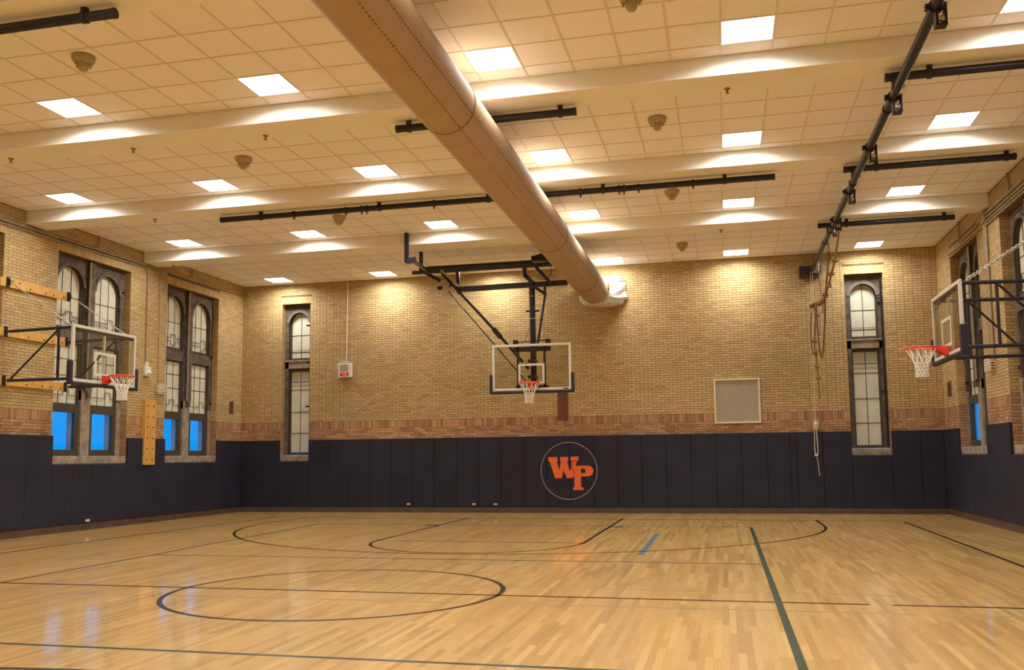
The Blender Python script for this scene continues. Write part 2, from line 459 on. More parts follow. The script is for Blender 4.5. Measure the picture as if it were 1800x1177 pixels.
def bricks(parent, mp, u0, u1, openings, stack=(), keep=None):
    """every brick of a wall face: list of boxes (u0,u1,z0,z1,d0,d1,tone,kind)"""
    out = []
    J = .004
    def row(z, h, L, off, kind, tmean, tsd, half=False):
        segs = [(u0, u1)]
        for a, c in openings:
            if z + h > Z0 and z < Z1 + .002:
                ns = []
                for p, q in segs:
                    if a > p and a < q: ns.append((p, a))
                    if c > p and c < q: ns.append((c, q))
                    if c <= p or a >= q: ns.append((p, q))
                segs = ns
            elif Z1 <= z + .001 < Z1 + .20:
                ns = []
                for p, q in segs:
                    if a - .03 > p and c + .03 < q: ns += [(p, a - .03), (c + .03, q)]
                    else: ns.append((p, q))
                segs = ns
        for p, q in segs:
            cuts = [p]
            k = math.floor((p - u0) / (L / 2)) * (L / 2) + u0
            uu = math.floor((p - u0 - off) / L) * L + u0 + off
            while uu < q:
                st = any(a <= uu < b for a, b in stack)
                if uu > p + .035 and uu < q - .035: cuts.append(uu)
                if st and kind == 'tan' and half and uu + L / 2 > p + .035 and uu + L / 2 < q - .035: cuts.append(uu + L / 2)
                uu += L
            cuts.append(q)
            cuts.sort()
            for a, b in zip(cuts, cuts[1:]):
                if b - a < .02: continue
                out.append((a + J, b - J, z + J, z + h - J, random.uniform(-.0015, .0015), .03, min(1, max(0, random.gauss(tmean, tsd))), kind))
    # red courses behind the pad tops, a soldier course, then tan courses to the ceiling
    z = 1.955
    for k in range(5):
        row(z, .061, .205, (k % 2) * .1025, 'red', .45, .22); z += .061
    row(2.26, .205, .066, 0, 'red', .38, .26)
    z = BAND; k = 0
    while z < H - .01:
        h = min(.0614, H - z)
        if abs(z - Z1) < .04: z = Z1 if z < Z1 else z
        # in the stacked zones every course shares its vertical joints
        segs_off = (k % 2) * .1025
        row(z, h, .205, segs_off, 'tan', .5, .14, k % 2 == 0)
        z += .0614; k += 1
    # soldier heads above the openings
    for a, c in openings:
        n = max(1, round((c - a + .06) / .067)); wd = (c - a + .06) / n
        for i in range(n):
            out.append((a - .03 + i * wd + .003, a - .03 + (i + 1) * wd - .003, Z1 + .003, Z1 + .197, random.uniform(-.002, .002), .03, random.uniform(.3, .8), 'tan'))
        # reveals: one brick per course on each jamb
        z = Z0
        while z < Z1 - .02:
            kind = 'red' if z < BAND - .03 else 'tan'
            h = min(.0614, Z1 - z)
            for ue, s in ((a, 1), (c, -1)):
                uu = sorted((ue - s * .002, ue + s * .006))
                cut = .1025 if int(z / .0614) % 2 else .2
                out.append((uu[0], uu[1], z + J, z + h - J, .004, cut, random.uniform(.25, .75), kind))
                if cut < .15: out.append((uu[0], uu[1], z + J, z + h - J, cut + .009, .2, random.uniform(.25, .75), kind))
            z += .0614
    cand = []
    for i, q in enumerate(out):
        c = mp((q[0] + q[1]) / 2, (q[2] + q[3]) / 2, 0)
        p = project(*c)
        if p and 4 < p[0] < 1796 and 4 < p[1] < 1172 and q[2] > 1.99 and q[5] == .03:
            a, b2 = project(*mp(q[0], q[2], 0)), project(*mp(q[1], q[3], 0))
            cand.append((abs((a[0] - b2[0]) * (a[1] - b2[1])), i))
    ones = single_pieces(cand, 300)
    ms = {'tan': MB(), 'red': MB()}
    cache = {}
    for i, q in enumerate(out):
        if i in ones:
            key = (round(q[1] - q[0], 3), round(q[3] - q[2], 3), q[7])
            base = mp(q[0], q[2], q[4])
            if key not in cache:
                b = MB()
                e = mp(q[1], q[3], q[5])
                b.box(0, e[0] - base[0], 0, e[1] - base[1], 0, e[2] - base[2])
                o = b.build('brick', q[7] + '_brick', parent); cache[key] = o.data
            else:
                o = bpy.data.objects.new('brick', cache[key]); COL.objects.link(o); o.parent = parent
            o.location = base; o.color = (q[6],) * 3 + (1,)
        else:
            ms[q[7]].mbox(mp, q[0], q[1], q[2], q[3], q[4], q[5], q[6])
    for kd, nm in (('tan', 'tan_brickwork'), ('red', 'red_brickwork')):
        o = ms[kd].build(nm, kd + '_brick', parent, True); o['kind'] = 'stuff'

YS = 11.2     # the side walls are laid brick by brick from here to the far wall
wall_back = slab('wall_back', mpB, XL - .55, XR + .55, OPEN_B, 'far tan brick wall with a red brick band above the pads')
bricks(wall_back, mpB, XL, XR, OPEN_B, stack=((-13.3, -12.1), (-11.1, -10.2), (1.9, 2.9), (3.9, 5.1)))
wall_left = slab('wall_left', mpL, YS, YB + .55, OPEN_L, 'tan brick side wall with the blue-paned windows and timber rails')
bricks(wall_left, mpL, YS, YB, OPEN_L)
wall_right = slab('wall_right', mpR, YS, YB + .55, OPEN_R, 'tan brick side wall behind the rope track', .32)
bricks(wall_right, mpR, YS, YB, OPEN_R)
MB().mbox(mpL, YF, YS, 0, H + .12, 0, .55).build('near_wall_section', 'brick_plain', wall_left)
MB().mbox(mpR, YF, YS, 0, H + .12, 0, .55).build('near_wall_section', 'brick_plain', wall_right)
structure(MB().mbox(mpF, XL - .55, XR + .55, 0, H + .12, 0, .4).build('wall_front', 'brick_plain'), 'brick wall closing the near end of the gym')
for nm, mp, a, b in (('baseboard_back', mpB, XL, XR), ('baseboard_left', mpL, YF, YB), ('baseboard_right', mpR, YF, YB)):
    m = MB().prism(mp, [(a, 0.0), (b, 0.0), (b, .15), (a, .15)], -.02, .0)
    m.prism(mp, [(a, 0.0), (b, 0.0), (b, .025), (a, .025)], -.05, -.02)
    structure(m.build(nm, 'base_vinyl'), 'dark vinyl cove base along the wall')

# ------------------------------------------------------------------ ceiling: beams, tee grid, tiles
ceiling = structure(MB().box(XL - .55, XR + .55, YF - .5, YB + .55, H + .10, H + .3).build('ceiling', 'beam_paint'), 'suspended tile ceiling between plastered beams')
BEAMS = [(-3.70, -3.16), (0.0, .54), (3.66, 4.20), (7.35, 7.89), (11.02, 11.56), (14.66, 15.20), (18.36, 18.90)]
BZ = 6.085
for a, b in BEAMS:
    m = MB().box(XL, XR, a, b, BZ, H + .11, 0, .018)
    m.box(XL, XR, a - .012, a + .03, BZ + .002, BZ + .03, 0, .006)
    m.build('beam', 'beam_paint', ceiling)
ROWS = [-.93, 2.77, 6.44, 10.10, 13.82, 17.50, 21.955]
COLS = [-12.095, -9.045, -5.995, -2.945, .105, 3.155]
T = .61
bays = []
prev = YF
for (a, b), r in zip(BEAMS + [(YB, YB)], [None] + ROWS):
    bays.append((prev, a, r)); prev = b
bays = [(p, q, r if r is not None else p + .1) for p, q, r in bays]
tiles = []
grid = MB()
xs = []
x = .105 - T * 22
while x < XR + T:
    if XL < x < XR: xs.append(x)
    x += T
xe = [XL] + xs + [XR]
for p, q, r in bays:
    ys = [r + T * k for k in range(-9, 9) if p + .05 < r + T * k < q - .05]
    ye = [p] + ys + [q]
    for yy in ys: grid.box(XL, XR, yy - .011, yy + .011, H, H + .006)
    for xx in xs: grid.box(xx - .012, xx + .012, p, q, H - .0005, H + .0055)
    for i in range(len(xe) - 1):
        for j in range(len(ye) - 1):
            if r in ROWS and any(abs(xe[i] - c) < .02 for c in COLS) and abs(ye[j] - r) < .02: continue
            if xe[i + 1] - xe[i] > .04: tiles.append((xe[i], xe[i + 1], ye[j], ye[j + 1]))
grid.build('tee_grid', 'grid_metal', ceiling)
cand = []
for i, t in enumerate(tiles):
    c = project((t[0] + t[1]) / 2, (t[2] + t[3]) / 2, H)
    if c and -10 < c[0] < 1810 and -5 < c[1]:
        a, b = project(t[0], t[2], H), project(t[1], t[3], H)
        if a and b: cand.append((abs(a[1] - b[1]) * 60, i))
ones = single_pieces(cand, 300)
cache = {}
rest = MB()
for i, t in enumerate(tiles):
    tn = random.random()
    a, b, c, d = t[0] + .010, t[1] - .010, t[2] + .010, t[3] - .010
    if i in ones:
        key = (round(b - a, 3), round(d - c, 3))
        if key not in cache:
            o = MB().box(0, b - a, 0, d - c, H + .0065, H + .022).build('ceiling_tile', 'ceiling_tile', ceiling); cache[key] = o.data
        else:
            o = bpy.data.objects.new('ceiling_tile', cache[key]); COL.objects.link(o); o.parent = ceiling
        o.location = (a, c, 0); o.color = (tn, tn, tn, 1)
    else:
        rest.box(a, b, c, d, H + .0065, H + .022, tn)
o = rest.build('tile_field', 'ceiling_tile', ceiling, True); o['kind'] = 'stuff'

# ------------------------------------------------------------------ ceiling lights (recessed square troffers)
rown = {-.93: 'row over the near wall end', 2.77: 'row over the near half of the floor', 6.44: 'row over the near court edge', 10.10: 'row before the foremost beam in view', 13.82: 'row between the foremost and middle beams', 17.50: 'row between the middle and rear beams', 21.955: 'row along the far brick wall'}
lm = None
RD = .05
lamp = bpy.data.lights.new('troffer_lamp', 'AREA')
lamp.shape = 'SQUARE'; lamp.size = .57; lamp.energy = LAMP_WATTS; lamp.color = LIGHT_COLOR
lamp.spread = math.radians(163)
for r in ROWS:
    for ci, c in enumerate(COLS):
        x0, y0 = c + T / 2, r + T / 2
        L = thing('ceiling_light', 'square white light, %s, %s from window-lit rail wall' % (rown[r], ORD[ci + 1]), 'ceiling light', (x0, y0, H), 'recessed square ceiling lights')
        if lm is None:
            A, B = .2905, .303
            f = MB()
            f.box(x0 - B, x0 + B, y0 - B, y0 - A, H - .002, H + RD); f.box(x0 - B, x0 + B, y0 + A, y0 + B, H - .002, H + RD)
            f.box(x0 - B, x0 - A, y0 - A, y0 + A, H - .002, H + RD); f.box(x0 + A, x0 + B, y0 - A, y0 + A, H - .002, H + RD)
            f.box(x0 - A, x0 + A, y0 - A, y0 + A, H + RD - .01, H + RD)
            lm = [f.build('frame', 'fixture_white', L), MB().box(x0 - A, x0 + A, y0 - A, y0 + A, H + .002, H + .010).build('diffuser', 'diffuser', L)]
        else:
            for o in lm:
                o2 = o.copy(); COL.objects.link(o2); o2.parent = L
        lo = bpy.data.objects.new('troffer_lamp', lamp); COL.objects.link(lo); lo.parent = L; lo.location = (0, 0, -.004)

# ------------------------------------------------------------------ windows
def arch_poly(u0, u1, zs, ztop, r, uc, n=20):
    """spandrel outline between the arc (radius r about uc, zs) and the rectangle top"""
    pts = [(u0, zs)]
    pts += [(uc - r * math.cos(PI * i / n), zs + r * math.sin(PI * i / n)) for i in range(n + 1)]
    pts += [(u1, zs), (u1, ztop), (u0, ztop)]
    return pts
def spandrel(b, mp, u0, u1, zs, ztop, r, uc, d0, d1, n=20):
    """strip quads so that the concave outline fills cleanly"""
    P = [(uc - r * math.cos(PI * i / n), zs + r * math.sin(PI * i / n)) for i in range(n + 1)]
    for i in range(n):
        a, c = P[i], P[i + 1]
        b.prism(mp, [a, c, (c[0], ztop), (a[0], ztop)], d0, d1)
    if u0 < uc - r - 1e-4: b.prism(mp, [(u0, zs), (uc - r, zs), (uc - r, ztop), (u0, ztop)], d0, d1)
    if u1 > uc + r + 1e-4: b.prism(mp, [(uc + r, zs), (u1, zs), (u1, ztop), (uc + r, ztop)], d0, d1)
def arch_ring(b, mp, uc, zs, r0, r1, d0, d1, n=20):
    P = [(math.cos(PI * i / n), math.sin(PI * i / n)) for i in range(n + 1)]
    for i in range(n):
        (ca, sa), (cb, sb) = P[i], P[i + 1]
        b.prism(mp, [(uc + r0 * ca, zs + r0 * sa), (uc + r1 * ca, zs + r1 * sa), (uc + r1 * cb, zs + r1 * sb), (uc + r0 * cb, zs + r0 * sb)], d0, d1)
def upath(b, mp, pts, d, r=.008):
    for p, q in zip(pts, pts[1:]):
        b.tube([mp(p[0], p[1], d), mp(q[0], q[1], d)], r, 6)
def glass_light(win, mp, u0, u1, zlo, zsp, r, cols, rows, d, arched=True):
    """panes of one light: columns cols, rows at the given heights; the top row is cut by the arch"""
    uc = (u0 + u1) / 2
    us = [u0 + (u1 - u0) * i / cols for i in range(cols + 1)]
    zs = [zlo] + rows + [zsp]
    for i in range(cols):
        for j in range(len(zs) - 1):
            top_arched = arched and j == len(zs) - 2
            a, c = us[i] + .002, us[i + 1] - .002
            if not top_arched:
                MB().mbox(mp, a, c, zs[j] + .002, zs[j + 1] - .002, d, d + .01).build('pane', 'leaded_glass', win)
            else:
                n = 10
                top = []
                for k in range(n + 1):
                    uu = a + (c - a) * k / n
                    top.append((uu, zsp + math.sqrt(max(0, r * r - (uu - uc) ** 2))))
                b = MB()
                for k in range(n):
                    b.prism(mp, [(top[k][0], zs[j] + .002), (top[k + 1][0], zs[j] + .002), top[k + 1], top[k]], d, d + .01)
                b.build('pane', 'leaded_glass', win)

def single_window(n, mp, u0, u1, label):
    c = (u0 + u1) / 2; hw = (u1 - u0) / 2
    win = sroot('window_%d' % n, mp(c, Z0, .25), label)
    r, zs = .285, 5.27
    g = .34
    # stone surround
    b = MB()
    b.mbox(mp, u0 + .006, c - r - .035, 1.56, zs, .2, .40); b.mbox(mp, c + r + .035, u1 - .006, 1.56, zs, .2, .40)
    spandrel(b, mp, u0 + .006, u1 - .006, zs, Z1, r + .035, c, .2, .40)
    b.build('stone_surround', 'stone_dark', win)
    b = MB(); b.mbox(mp, u0 + .006, u1 - .006, 3.98, 4.21, .2, .40); b.prism(mp, [(u0 + .006, 4.17), (u1 - .006, 4.17), (u1 - .006, 4.21), (u0 + .006, 4.21)], .17, .2)
    b.build('transom', 'stone_pale', win)
    b = MB(); arch_ring(b, mp, c, zs, r + .005, r + .085, .18, .2)
    b.build('arch_moulding', 'stone_mid', win)
    MB().mbox(mp, u0 - .0, u1 + .0, Z0, 1.555, 0, .40, 0, .015).build('sill', 'stone_pale', win)
    # metal casements
    b = MB()
    for a in (c - r - .035, c + r): b.mbox(mp, a, a + .035, 4.21, zs, .28, .38)
    arch_ring(b, mp, c, zs, r, r + .036, .28, .38)
    b.mbox(mp, c - r - .03, c + r + .03, 4.21, 4.275, .27, .38)
    b.build('upper_casement', 'casement', win)
    b = MB()
    for a in (c - r - .035, c + r): b.mbox(mp, a, a + .035, 1.56, 3.98, .28, .38)
    b.mbox(mp, c - r - .03, c + r + .03, 1.56, 1.63, .27, .38); b.mbox(mp, c - r - .03, c + r + .03, 3.90, 3.98, .27, .38)
    b.build('lower_casement', 'casement', win)
    glass_light(win, mp, c - r, c + r, 4.275, zs, r, 2, [4.45, 4.926], g)
    glass_light(win, mp, c - r, c + r, 1.63, 3.90, r, 2, [2.165, 2.758, 3.384, 3.606], g, False)
    b = MB()
    upath(b, mp, [(c, 4.27), (c, zs + r)], g - .005, .009); upath(b, mp, [(c, 1.63), (c, 3.9)], g - .005, .009)
    for z in (4.926, 4.45): upath(b, mp, [(c - r, z), (c + r, z)], g - .005, .008)
    upath(b, mp, [(c - r - .06, 4.49), (c + r + .06, 4.49)], g - .03, .007)
    for z in (2.165, 2.758, 3.384): upath(b, mp, [(c - r, z), (c + r, z)], g - .005, .009)
    upath(b, mp, [(c - r - .1, 3.606), (c + r + .1, 3.606)], g - .04, .012)
    b.build('glazing_bars', 'casement', win)
    b = MB(); b.tube([mp(u1 - .05, 1.6, .12), mp(u1 - .05, 5.7, .12)], .022, 8)
    b.build('opening_rod', 'black_metal', win)
    for z in (5.17, 4.14, 2.9):
        MB().mbox(mp, u1 - .17, u1 - .02, z - .02, z + .02, .1, .15).build('rod_bracket', 'black_metal', win)
    return win

def double_window(n, mp, u0, u1, label, dout=.40):
    c = (u0 + u1) / 2
    win = sroot('window_%d' % n, mp(c, Z0, .25), label)
    r, zs, g = .395, 5.165, .26
    b = MB()
    b.mbox(mp, u0 + .006, c - 1.03, 2.75, zs, .17, dout); b.mbox(mp, c + 1.03, u1 - .006, 2.75, zs, .17, dout)
    spandrel(b, mp, u0 + .006, c, zs, Z1, r + .03, c - .6, .17, dout); spandrel(b, mp, c, u1 - .006, zs, Z1, r + .03, c + .6, .17, dout)
    b.mbox(mp, c - .14, c + .14, 2.75, zs, .17, dout)
    b.build('stone_surround', 'stone_dark', win)
    b = MB(); b.mbox(mp, u0 + .006, c - 1.03, 1.56, 2.75, .17, dout); b.mbox(mp, c + 1.03, u1 - .006, 1.56, 2.75, .17, dout)
    b.build('lower_jamb', 'stone_pale', win)
    b = MB(); b.mbox(mp, c - .14, c + .14, 1.56, 2.95, .165, dout)
    b.build('lower_mullion', 'stone_pale', win)
    b = MB(); b.mbox(mp, c - .05, c + .09, 2.98, Z1 - .01, .09, .17)
    b.prism(mp, [(c - .05, 2.98), (c - .02, 2.80), (c + .06, 2.80), (c + .09, 2.98)], .09, .17)
    b.build('upper_mullion', 'stone_dark', win)
    MB().tube([mp(c - .075, 2.95, .1), mp(c - .075, Z1 - .02, .1)], .022, 8).build('opening_rod', 'conduit', win)
    for s in (-1, 1):
        uc = c + s * .6
        b = MB(); arch_ring(b, mp, uc, zs, r + .004, r + .07, .145, .17)
        b.build('arch_moulding', 'stone_dark', win)
        b = MB(); b.mbox(mp, uc - r - .035, uc + r + .035, 3.945, 4.20, .17, dout)
        b.build('transom', 'stone_dark', win)
        b = MB()
        for a in (uc - r - .035, uc + r): b.mbox(mp, a, a + .035, 4.20, zs, .21, .30)
        arch_ring(b, mp, uc, zs, r, r + .036, .21, .30)
        b.mbox(mp, uc - r - .03, uc + r + .03, 4.19, 4.275, .21, .30)
        b.build('upper_casement', 'casement', win)
        b = MB()
        for a in (uc - r - .035, uc + r): b.mbox(mp, a, a + .035, 2.62, 3.945, .21, .30)
        b.mbox(mp, uc - r - .03, uc + r + .03, 3.92, 3.955, .21, .30)
        b.build('middle_casement', 'casement', win)
        glass_light(win, mp, uc - r, uc + r, 4.275, zs, r, 3, [4.47, 4.915], g)
        glass_light(win, mp, uc - r, uc + r, 2.66, 3.92, r, 3, [2.83, 3.25, 3.6], g, False)
        b = MB()
        for k in (1, 2):
            uk = uc - r + 2 * r * k / 3
            upath(b, mp, [(uk, 4.275), (uk, zs + math.sqrt(r * r - (uk - uc) ** 2))], g - .004, .008)
            upath(b, mp, [(uk, 2.66), (uk, 3.92)], g - .004, .008)
        for z in (4.915, 3.6, 3.25): upath(b, mp, [(uc - r, z), (uc + r, z)], g - .004, .008)
        b.build('glazing_bars', 'casement', win)
        cc = uc + (.18 if s > 0 else .06)
        b = MB()
        upath(b, mp, [(uc - r - .05, 4.51), (cc - .09, 4.51), (cc - .09, 4.60), (cc + .09, 4.60), (cc + .09, 4.51), (uc + r + .14, 4.51)], g - .03, .008)
        upath(b, mp, [(uc - r, 4.43), (cc - .09, 4.43), (cc - .09, 4.335), (cc + .09, 4.335), (cc + .09, 4.43), (uc + r, 4.43)], g - .03, .008)
        upath(b, mp, [(uc - r - .05, 2.83), (cc - .09, 2.83), (cc - .09, 2.955), (cc + .09, 2.955), (cc + .09, 2.83), (uc + r + .14, 2.83)], g - .03, .008)
        b.build('cross_tracery', 'casement', win)
        # hopper at the foot: dark frame around clear glass
        b = MB()
        b.mbox(mp, uc - r - .035, uc - r + .05, 1.555, 2.66, .20, .275); b.mbox(mp, uc + r - .07, uc + r + .035, 1.555, 2.66, .20, .275)
        b.mbox(mp, uc - r + .05, uc + r - .07, 2.47, 2.66, .20, .275); b.mbox(mp, uc - r + .05, uc + r - .07, 1.555, 1.69, .20, .275)
        b.build('hopper_frame', 'casement', win)
        MB().mbox(mp, uc - r + .05, uc + r - .07, 1.69, 2.47, .26, .266).build('clear_pane', 'window_glass', win)
    b = MB()
    for ua, ub in ((c - 1.02, c - .945), (c - .275, c - .15), (c + .15, c + .255), (c + .925, c + 1.02)): b.mbox(mp, ua, ub, 1.4, 2.6, .275, dout if dout > .35 else .285)
    b.mbox(mp, c - 1.02, c + 1.02, 1.4, 1.69, .275, dout + .02)
    b.build('outer_reveal', 'stone_outer', win)
    MB().mbox(mp, u0, u1, Z0, 1.555, 0, dout, 0, .015).build('sill', 'stone_pale', win)
    for z in (5.3, 4.2, 2.95): MB().mbox(mp, u1 - .09, u1 - .01, z - .02, z + .02, .15, .2).build('rod_bracket', 'black_metal', win)
    return win
single_window(1, mpB, *OPEN_B[0], 'narrow arched far-wall window on the clock side')
single_window(2, mpB, *OPEN_B[1], 'narrow arched far-wall window beside the climbing ropes')
double_window(3, mpL, *OPEN_L[0], 'paired arched window cut by the picture edge')
double_window(4, mpL, *OPEN_L[1], 'paired arched window behind the rail-mounted hoop')
double_window(5, mpL, *OPEN_L[2], 'paired arched window in the corner bay with blue lower panes')
double_window(6, mpR, *OPEN_R[0], 'paired arched window beyond the picture edge by the side hoop', .32)
double_window(7, mpR, *OPEN_R[1], 'paired arched window near the chained side hoop', .32)
double_window(8, mpR, *OPEN_R[2], 'paired arched window in the corner by the ropes', .32)

# ------------------------------------------------------------------ wall pads
def pad(mp, a, b, top, label, group, z0=.155):
    o = MB().mbox(mp, a + .002, b - .002, z0, top, -.052, .0, 0, .012).build('wall_pad', 'pad_vinyl')
    return tag(o, label, 'wall pad', group)
TOP, LOW = 1.965, 1.382
bj = [-13.17, -12.60, -12.018, -11.155, -10.56, -9.958] + [-9.958 + .6085 * k for k in range(1, 19)] + [1.53 + (1.0 - .005) * .0, 1.688, 2.289, 2.947, 3.845, 4.484, 4.99]
bj = sorted(set(round(v, 3) for v in bj))
bj = [v for i, v in enumerate(bj) if i == 0 or v - bj[i - 1] > .1]
padlab = {}
k = 0
for a, b in zip(bj, bj[1:]):
    k += 1
    low = abs(a + 12.018) < .02 or abs(a - 2.947) < .02
    if low: lab = 'short navy wall pad under the narrow window %s' % ('on the clock side' if a < 0 else 'beside the ropes')
    elif b - a < .3: lab = 'narrow navy filler pad on the far wall beside the ropes'
    else: lab = 'tall navy pad, %s along the far wall from the clock-side corner' % ORD[k]
    o = pad(mpB, a, b, LOW if low else TOP, lab, 'navy pads along the far wall')
    padlab[k] = (o, a, b)
def side_pads(mp, opens, y_start, y_end, group, lab_t, lab_l):
    cuts = []
    edges = [y_start]
    for a, c in opens: edges += [a, c]
    edges.append(y_end)
    segs = []
    for i in range(len(edges) - 1):
        a, c = edges[i], edges[i + 1]
        n = max(1, round((c - a) / .62))
        for j in range(n): segs.append((a + (c - a) * j / n, a + (c - a) * (j + 1) / n, i % 2 == 1))
    segs.reverse()
    out = []
    for i, (a, c, low) in enumerate(segs):
        out.append((pad(mp, a, c, LOW if low else TOP, (lab_l if low else lab_t) % ORD[i + 1], group), a, c))
    return out
lp = side_pads(mpL, OPEN_L, 10.4, YB - .055, 'navy pads along the blue-windowed wall', 'tall navy pad, %s from the far corner along the blue-windowed wall', 'low navy pad under a blue-paned window, %s from the far corner')
side_pads(mpR, OPEN_R, 13.2, YB - .055, 'navy pads along the rope-side wall', 'tall navy pad, %s from the far corner along the rope-side wall', 'low navy pad, %s from the far corner along the rope-side wall')
for lx in (-8.246, -6.438, -5.854):
    for k, (o, a, b) in padlab.items():
        if a < lx < b:
            q = MB().mbox(mpB, lx - .045, lx + .045, .205, .245, -.056, -.05).build('maker_label', 'plastic_white', o)
for o, a, c in lp:
    if a < 16.68 < c: MB().mbox(mpL, 16.62, 16.74, .175, .225, -.056, -.05).build('maker_label', 'plastic_white', o)

# team emblem printed across three pads
EC = (-3.912, 1.072)
em = thing('team_emblem', 'orange WP monogram inside a thin grey ring on the navy pads', 'emblem', (EC[0], YB - .053, EC[1]))
b = MB()
n = 96
for i in range(n):
    a0, a1 = 2 * PI * i / n, 2 * PI * (i + 1) / n
    b.prism(mpB, [(EC[0] + r_ * math.cos(a), EC[1] + r_ * math.sin(a)) for r_, a in ((.716, a0), (.732, a0), (.732, a1), (.716, a1))], -.0565, -.0530)
b.build('ring', 'logo_grey', em)
cv = lambda p: (EC[0] + (p[0] - 598) / 480 * .725, EC[1] - (p[1] - 556) / 494 * .725)
def letter(name, polys):
    b = MB()
    for d_, pl in enumerate(polys): b.prism(mpB, [cv(p) for p in pl], -.0565, -.0530)
    return b.build(name, 'logo_orange', em)
letter('letter_w', [
    [(244, 315), (404, 315), (404, 390), (250, 390)], [(270, 390), (396, 390), (434, 545), (474, 684), (362, 684)],
    [(434, 545), (466, 395), (478, 390), (505, 545), (474, 684)], [(450, 315), (590, 315), (590, 390), (450, 390)],
    [(478, 390), (572, 390), (607, 540), (660, 684), (565, 684), (505, 545)], [(607, 540), (640, 545), (676, 548), (686, 640), (660, 684)],
    [(607, 548), (634, 540), (655, 395), (742, 395), (716, 466), (655, 470), (655, 545)], [(630, 312), (766, 312), (766, 385), (630, 385)]])
P_ = [[(660, 472), (800, 470), (804, 540), (660, 540)], [(690, 540), (804, 540), (804, 840), (690, 840)], [(666, 842), (845, 842), (845, 890), (666, 890)],
      [(800, 470), (850, 470), (850, 522), (800, 522)], [(804, 600), (850, 600), (850, 655), (804, 655)],
      [(850, 470), (925, 469), (850, 522)], [(850, 600), (925, 655), (850, 655)]]
for i in range(10):
    a0, a1 = PI / 2 - PI * i / 10, PI / 2 - PI * (i + 1) / 10
    o0, o1 = (925 + 92 * math.cos(a0), 562 - 93 * math.sin(a0)), (925 + 92 * math.cos(a1), 562 - 93 * math.sin(a1))
    i0, i1 = (850 + 34 * math.cos(a0), 561 - 39 * math.sin(a0)), (850 + 34 * math.cos(a1), 561 - 39 * math.sin(a1))
    P_.append([i0, o0, o1, i1])
letter('letter_p', P_)

# ------------------------------------------------------------------ basketball hoops
def net_mesh(c, rim_r):
    """knotted cord net: straight cords off the rim, then diamonds"""
    b = MB(); n = 12
    lev = [(0, rim_r), (-.19, .125), (-.25, .104), (-.31, .094), (-.365, .090), (-.42, .094), (-.45, .098)]
    P = lambda i, k: (c[0] + lev[i][1] * math.cos(2 * PI * (k + (i % 2) * .5) / n), c[1] + lev[i][1] * math.sin(2 * PI * (k + (i % 2) * .5) / n), c[2] + lev[i][0])
    for k in range(n):
        b.tube([P(0, k), P(1, k)], .0062, 5); b.tube([P(0, k + 1), P(1, k)], .0062, 5)
        for i in range(1, len(lev) - 1):
            s = 1 if i % 2 == 0 else 0
            b.tube([P(i, k), P(i + 1, k)], .0068, 5)
            b.tube([P(i, k), P(i + 1, k + (1 if i % 2 else -1))], .0068, 5)
    return b
def board(hoop, mp, u, zb, badge=False):
    """glass board 1.83 x 1.07; mp(u, z, d): d grows away from the player"""
    a, c, t = u - .915, u + .915, zb + 1.067
    MB().mbox(mp, a + .03, c - .03, zb + .03, t - .03, .004, .016).build('glass_panel', 'board_glass', hoop)
    fr = MB()
    fr.mbox(mp, a, c, t - .055, t, 0, .045, 0, .006); fr.mbox(mp, a, c, zb, zb + .06, 0, .045, 0, .006)
    fr.mbox(mp, a, a + .055, zb + .06, t - .055, 0, .045); fr.mbox(mp, c - .055, c, zb + .06, t - .055, 0, .045)
    f = fr.build('frame', 'white_frame', hoop)
    if badge: MB().mbox(mp, c - .19, c - .07, zb + .018, zb + .042, -.003, .0).build('maker_badge', 'black_metal', f)
    sq = MB(); w, z0, z1 = .305, zb + .155, zb + .615
    sq.mbox(mp, u - w, u + w, z1 - .05, z1, .001, .004); sq.mbox(mp, u - w, u + w, z0, z0 + .05, .001, .004)
    sq.mbox(mp, u - w, u - w + .05, z0 + .05, z1 - .05, .001, .004); sq.mbox(mp, u + w - .05, u + w, z0 + .05, z1 - .05, .001, .004)
    sq.build('target_square', 'white_frame', hoop)
    pd = MB()
    pd.mbox(mp, a - .06, c + .06, zb - .06, zb + .004, -.035, .075, 0, .02)
    for e0, e1 in ((a - .065, a + .004), (c - .004, c + .065)): pd.mbox(mp, e0, e1, zb - .05, zb + .39, -.035, .075, 0, .02)
    pd.build('edge_padding', 'board_pad', hoop)
